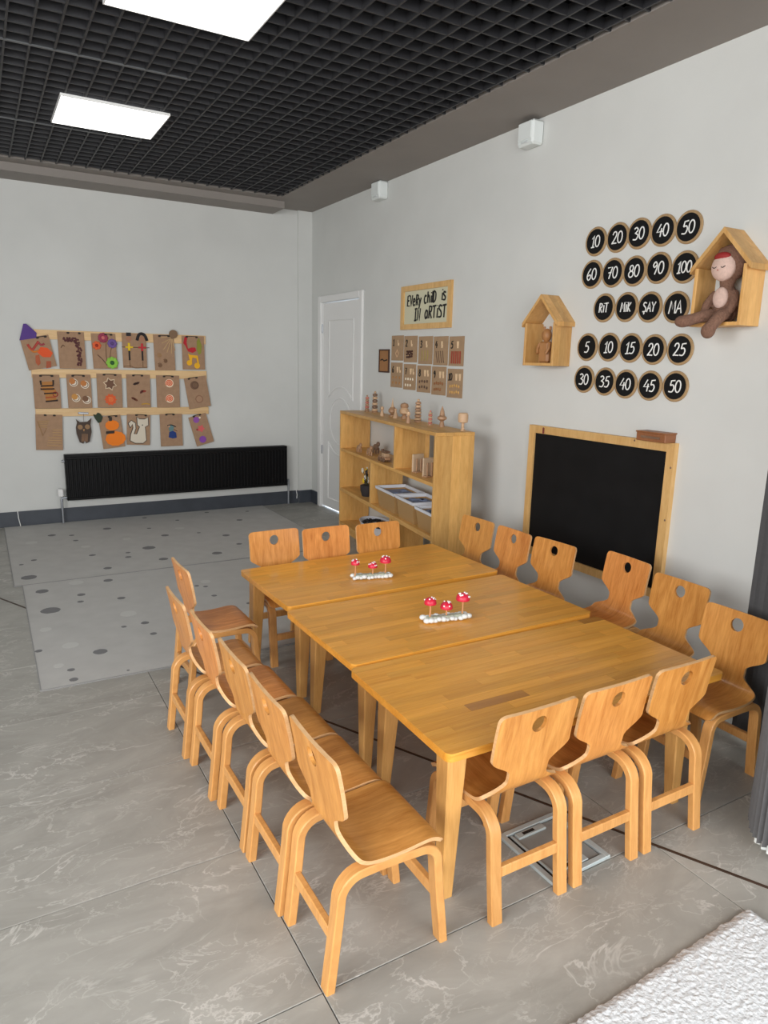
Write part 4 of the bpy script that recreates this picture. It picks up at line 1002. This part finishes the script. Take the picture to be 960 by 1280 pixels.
c = K[8]; c.star(.52, .70, .062, .040, 6, (226, 206, 176), 'leaf_edge'); c.star(.52, .70, .052, .031, 6, (112, 78, 58), 'leaf', .004); c.line([(.40, .60), (.52, .70), (.64, .80)], .003, (226, 206, 176), 'vein')
c.star(.52, .24, .056, .043, 10, (216, 92, 44), 'orange_leaf'); c.spiral(.52, .24, .024, .004, (230, 130, 70)); c.clips((.30, .74), .97)
c = K[9]
for (u, v, a_, col) in ((.46, .74, .5, (72, 44, 36)), (.36, .72, .4, (60, 40, 34)), (.72, .50, .1, (150, 56, 42)), (.62, .48, .8, (96, 46, 38)), (.26, .28, -.4, (106, 56, 40)), (.36, .24, -.5, (120, 66, 44))):
    q = c.P(u, v); mb = MB(); mb.prism([(q[0]+math.cos(a_)*x_-math.sin(a_)*z_, q[1]+math.sin(a_)*x_+math.cos(a_)*z_) for x_, z_ in ((-.022, 0), (-.008, .011), (.010, .010), (.024, 0), (.010, -.010), (-.008, -.011))], .002, .006, WALL); mb.build('pressed_leaf', paint(*col), c.t)
c.line([(.60, .10), (.80, .12), (.96, .10)], .006, (196, 152, 60), 'ochre_smear'); c.clips((.30, .66), .97)
c = K[10]
for v in (.76, .28): c.disc(.56, v, .040, (238, 214, 186), 'spiral_back', .003); c.spiral(.56, v, .034, .0048, (224, 100, 48), turns=2.6)
c.clips((.34, .70), .97)
c = K[11]; c.disc(.42, .74, .042, (118, 88, 66), 'brown_round', .004); c.ring(.44, .74, .030, .004, (96, 70, 54), 'outline'); c.disc(.52, .28, .034, (168, 132, 104), 'pale_round', .003); c.ring(.52, .28, .034, .004, (150, 110, 86), 'outline'); c.clips((.22, .56), .97)
c = K[12]
for k in range(4): c.line([(.10, .80-.05*k), (.50-.03*k, .82-.06*k)], .004, (176, 142, 96), 'straw', sm=False)
for k in range(7): c.line([(.52-.02*k if k > 2 else .62, .58-.075*k), (.96, .57-.075*k)], .0045, (186, 150, 106), 'straw', sm=False)
c.line([(.08, .80), (.26, .40), (.40, .62)], .004, (160, 124, 84), 'straw', sm=False); c.clips((.36, .70), .98, False)
c = K[13]; c.poly([(.10, .86), (.02, 1.0), (.26, .88), (.72, .90), (.98, 1.06), (.92, .80), (.98, .50), (.86, .10), (.64, .02), (.56, .16), (.46, .0), (.24, .06), (.06, .40), (.02, .66)], (72, 56, 46), 'owl_body', .008)
c.line([(.5, .9), (.5, 1.22)], .002, (120, 110, 100), 'string', sm=False); c.disc(.28, .68, .022, (150, 118, 84), 'eye', .004, lift=.008); c.disc(.72, .70, .022, (150, 118, 84), 'eye', .004, lift=.008); c.ring(.28, .68, .012, .004, (46, 34, 28), 'pupil'); c.ring(.72, .70, .012, .004, (46, 34, 28), 'pupil')
c.poly([(.44, .60), (.56, .60), (.50, .50)], (186, 140, 90), 'beak', .004, .008)
for k in range(4): c.poly([(.34+.10*k, .10), (.38+.10*k, .42), (.44+.10*k, .40), (.42+.10*k, .08)], (132, 100, 74), 'feather', .003, .008)
MB().cbox((0, .004, c.H*.5+.055), (.09, .012, .02), .004).build('clip', M_chrome, c.t)
c = K[14]
for (u, v, rx, rz) in ((.56, .70, .060, .046), (.62, .28, .088, .066)):
    q = c.P(u, v); n = 22; MB().prism([(q[0]+rx*math.cos(2*PI*k/n)*(1+.05*(k % 2)), q[1]+rz*math.sin(2*PI*k/n)*(1+.06*(k % 2))) for k in range(n)], .002, .008, WALL).build('felt_pumpkin', paint(238, 126, 20), c.t)
c.poly([(-.16, .98), (-.20, 1.10), (-.08, 1.08), (.02, 1.14), (.12, 1.10), (.20, .98), (.10, .84), (-.04, .82)], (38, 54, 34), 'felt_leaf', .006); c.poly([(.46, .84), (.46, .96), (.60, .96), (.58, .84)], (52, 46, 38), 'pumpkin_stalk', .006, .003); c.poly([(.22, .46), (.24, .54), (.62, .53), (.60, .45)], (48, 36, 30), 'dark_tab', .006, .003); c.clips((.48, .80), .97)
c = K[15]; cat = [(.14, .56), (.06, .70), (.18, .80), (.36, .72), (.38, .54), (.30, .36), (.42, .36), (.52, .56), (.54, .60), (.44, .66), (.42, .92), (.52, .86), (.74, .86), (.90, .92), (.92, .66), (.78, .60), (.80, .48), (.84, .16), (.70, .06), (.34, .06), (.14, .14), (.16, .34), (.26, .56), (.24, .68)]
c.poly(cat, (214, 204, 186), 'cat_shape', .005); c.line(cat+[cat[0]], .0045, (60, 52, 48), 'cat_outline', sm=False)
for (u, v) in ((.58, .74), (.76, .74)): c.line([(u-.05, v), (u, v-.03), (u+.05, v)], .0025, (60, 52, 48), 'cat_eye')
c.disc(.66, .66, .006, (60, 52, 48), 'cat_nose', .008); c.clips((.40, .80), .98)
c = K[16]; c.poly([(.36, .28), (.40, .44), (.56, .48), (.70, .42), (.72, .26), (.54, .24)], (22, 54, 120), 'blue_robe', .006); c.poly([(.40, .46), (.38, .60), (.48, .66), (.62, .60), (.56, .46)], (96, 130, 132), 'blue_top', .005); c.line([(.32, .64), (.50, .66), (.70, .60)], .005, (30, 30, 40), 'hat_brim'); c.disc(.40, .62, .010, (190, 150, 120), 'face', .007); c.line([(.60, .52), (.76, .46)], .003, (90, 66, 50), 'stick', sm=False); c.clips((.30, .62), .98)
c = K[17]; c.disc(.38, .86, .030, (146, 82, 168), 'purple_blob', .007); c.star(.50, .54, .040, .024, 5, (216, 96, 96), 'pink_blob'); c.disc(.42, .18, .034, (134, 70, 170), 'purple_blob', .007); c.disc(.28, .54, .010, (150, 50, 60), 'red_dot', .006); c.disc(.60, .90, .010, (230, 220, 200), 'white_dot', .006); c.clips((.30, .66), .99)

# ================================================================== dotted rugs
DK = [(0.27, 4.5, 0.055), (0.25, 4.91, 0.04), (0.2, 5.28, 0.052), (0.45, 3.72, 0.035), (1.11, 5.73, 0.051), (1.56, 5.34, 0.04), (1.8, 5.87, 0.033), (1.32, 6.09, 0.034), (0.91, 6.55, 0.036), (0.45, 6.49, 0.033), (0.67, 4.97, 0.031), (0.72, 5.28, 0.029), (0.47, 4.73, 0.026), (0.45, 4.59, 0.02), (0.69, 4.55, 0.025), (0.74, 4.04, 0.023), (0.75, 3.85, 0.019), (0.29, 3.55, 0.018), (0.29, 3.43, 0.021), (0.62, 4.03, 0.015), (1.14, 5.35, 0.036), (1.2, 4.97, 0.028), (0.93, 5.65, 0.019), (0.91, 5.52, 0.024), (0.67, 5.69, 0.025), (0.61, 6.22, 0.022), (0.26, 5.73, 0.021), (0.17, 5.64, 0.016), (0.6, 6.42, 0.021), (1.19, 4.59, 0.016), (1.24, 4.55, 0.016), (1.24, 4.34, 0.018), (0.165, 3.87, 0.019), (0.54, 3.42, 0.008), (1.3, 6.86, 0.023), (1.61, 6.06, 0.018), (1.56, 6.63, 0.02), (1.91, 6.86, 0.023), (1.25, 6.41, 0.019), (1.81, 5.54, 0.025),
      (2.1, 6.4, .03), (2.3, 5.7, .025), (2.05, 5.3, .04), (1.6, 4.7, .04), (2.0, 4.3, .03), (1.7, 3.9, .03), (1.1, 3.9, .03), (2.3, 6.75, .02), (1.75, 4.9, .02), (2.3, 4.8, .03), (1.4, 4.1, .02), (1.0, 3.6, .02)]
LT = [(0.32, 3.88, 0.041), (0.68, 4.24, 0.048), (0.28, 6.29, 0.045), (0.66, 5.98, 0.037), (0.47, 5.01, 0.046), (0.24, 3.63, 0.025), (1.27, 4.66, 0.035), (0.22, 4.18, 0.031), (1.5, 6.3, .04), (1.9, 5.2, .04), (1.0, 6.1, .035), (1.6, 4.2, .04)]
for k, (x0, x1, y0, y1, rz, l) in enumerate(((.140, 2.46, 3.372, 5.098, -.008, 'front'), (.098, 2.545, 5.106, 6.965, .0, 'back'))):
    cx, cy = (x0+x1)/2, (y0+y1)/2; h = .006
    t = thing('dotted_rug', ('pale grey dotted rug in front of the other, beside the left chair row', 'pale grey dotted rug along the back wall under the radiator')[k], 'rug', (cx, cy, .0006), rz, 'pale grey dotted rugs')
    MB().cbox((0, 0, h/2), (x1-x0, y1-y0, h), .002).build('rug_pile', M_rug, t)
    bd = MB(); e = .006
    for (a_, b_, c_, d_) in ((0, (y1-y0)/2-e/2, x1-x0, e), (0, -(y1-y0)/2+e/2, x1-x0, e), ((x1-x0)/2-e/2, 0, e, y1-y0-2*e), (-(x1-x0)/2+e/2, 0, e, y1-y0-2*e)): bd.box((a_, b_, h*.55), (c_, d_, h*1.15))
    bd.build('bound_edge', plain('rug_edge', (.30, .30, .295), .95), t)
    for nm, L_, mat in (('dark_dots', DK, M_rugdark), ('light_dots', LT, M_ruglight)):
        mb = MB(); rnd = random.Random(k)
        for (px, py, r_) in L_:
            if x0+r_ < px < x1-r_ and y0+r_*.6 < py < y1-r_*.6:
                mb.prism([(px-cx+a_*rnd.uniform(.93, 1.07), py-cy+b_*rnd.uniform(.93, 1.07)) for a_, b_ in circ(0, 0, r_, 16)], h, h+.0006)
        o = mb.build(nm, mat, t); o['kind'] = 'stuff'

# ================================================================== white fleece mat at the lower right
FX0, FX1, FY0, FY1 = .75, 1.835, .15, .950
rnd = random.Random(21); nx, ny = 300, 225
gx = [[rnd.random() for _ in range(61)] for _ in range(61)]
import mathutils
vs = []; fs = []
for j in range(ny+1):
    for i in range(nx+1):
        u, v = i/nx, j/ny
        x = FX0+(FX1-FX0)*u; y = FY0+(FY1-FY0)*v
        ed = min(u*(FX1-FX0), (1-u)*(FX1-FX0), v*(FY1-FY0), (1-v)*(FY1-FY0))
        base = .026*min(1, (ed/.03))**.5
        p = Vector((x*85, y*85, 0)); q = mathutils.noise.noise(p)
        q2 = 1-abs(mathutils.noise.noise(Vector((x*150, y*150, 3.1))))*2
        wig = mathutils.noise.noise(Vector((x*22, y*22, 7)))*.007 if ed < .012 else 0
        vs.append((x-(FX0+FX1)/2+mathutils.noise.noise(Vector((x*70, y*70, 9)))*.004, y-(FY0+FY1)/2+wig+mathutils.noise.noise(Vector((x*70, y*70, 5)))*.004, max(0, base+(.0026*q+.002*q2)*min(1, ed/.006))))
for j in range(ny):
    for i in range(nx):
        a = j*(nx+1)+i; fs.append((a, a+1, a+nx+2, a+nx+1))
mb = MB(); mb.v = vs; mb.f = fs; mb.mi = [0]*len(fs)
o = mb.build('fleece_mat', M_fleece, None, ((FX0+FX1)/2, (FY0+FY1)/2, .0005), (0, 0, R(1.5)), smooth=180)
tag(o, 'white curly fleece mat at the lower right corner', 'mat')

# ================================================================== floor outlet box under the near chairs
t = thing('floor_outlet_box', 'square grey metal floor outlet frame under the near chairs', 'floor box', (1.385, 1.308, .0005), R(1))
S_ = .255
for (x0, x1, y0, y1, nm) in ((0, .020, 0, S_, 'frame_side'), (S_-.020, S_, 0, S_, 'frame_side'), (.020, S_-.020, 0, .020, 'frame_side'), (.020, S_-.020, S_-.020, S_, 'frame_side')):
    MB().cbox(((x0+x1)/2, (y0+y1)/2, .006), (x1-x0, y1-y0, .012), .002).build(nm, M_steel, t)
MB().cbox((S_/2, S_/2, .003), (S_-.05, S_-.05, .005), .001).build('lid', plain('lid_grey', (.27, .28, .27), .4, noise=.1, nscale=12), t)
for (y0, x0) in ((.024, .06), (S_-.05, .05)):
    MB().cbox((x0+.06, y0+.012, .007), (.12, .026, .010), .002).build('cable_flap', M_steel, t); MB().cbox((x0+.05, y0+.012, .0122), (.05, .012, .001), .0004).build('slot', M_ink, t)
MB().cbox((.026, S_/2, .004), (.008, S_-.04, .008), .001).build('seal', M_ink, t)
MB().cbox((.036, S_/2, .005), (.008, S_-.05, .010), .001).build('inner_rail', M_steel, t)

# ================================================================== vertical blinds at the right
t = thing('vertical_blind', 'dark grey vertical blind with white bottom clips at the right edge', 'blind', (2.40, 1.25, 0))
path = smooth_pts([(2.685, 1.570), (2.650, 1.41), (2.53, 1.30), (2.36, 1.235), (2.205, 1.185), (2.10, 1.075), (2.16, .90), (2.36, .66)], 8)
pts = [path[0]]; acc = 0; step = .021
Ls = [0]
for i in range(1, len(path)): Ls.append(Ls[-1]+math.dist(path[i], path[i-1]))
n = int(Ls[-1]/step); sl = MB()
zt_, zb_ = ZC-.05, .035
fold = []
for k in range(9): x_ = -.026+.052*k/8; fold.append((x_, .003*math.cos(x_/.026*PI/2)))
slat_me = MB().prism([(a_, b_) for a_, b_ in fold]+[(a_, b_-.0016) for a_, b_ in reversed(fold)], zb_, zt_).mesh('slat', M_blind, 40)
clip_me = MB().cbox((0, 0, zb_-.002), (.020, .008, .030), .002).mesh('bottom_clip', M_plastic)
for k in range(n+1):
    s_ = k*step
    for i in range(1, len(Ls)):
        if s_ <= Ls[i]:
            q = (s_-Ls[i-1])/(Ls[i]-Ls[i-1]); a_ = path[i-1]; b_ = path[i]; break
    x_ = a_[0]+(b_[0]-a_[0])*q; y_ = a_[1]+(b_[1]-a_[1])*q; an = math.atan2(b_[1]-a_[1], b_[0]-a_[0])
    sk = R(52)+R(8)*math.sin(k*2.3)
    link('slat', slat_me, t, (x_-2.40, y_-1.25, 0), (0, 0, an+sk))
    if s_ > .30: link('bottom_clip', clip_me, t, (x_-2.40, y_-1.25, .012*math.sin(k*3.7)), (0, 0, an+sk))
hr = MB(); hr.tube([(a_-2.40, b_-1.25, ZC-.026) for a_, b_ in path], .022, 6); hr.build('head_rail', M_plastic, t)
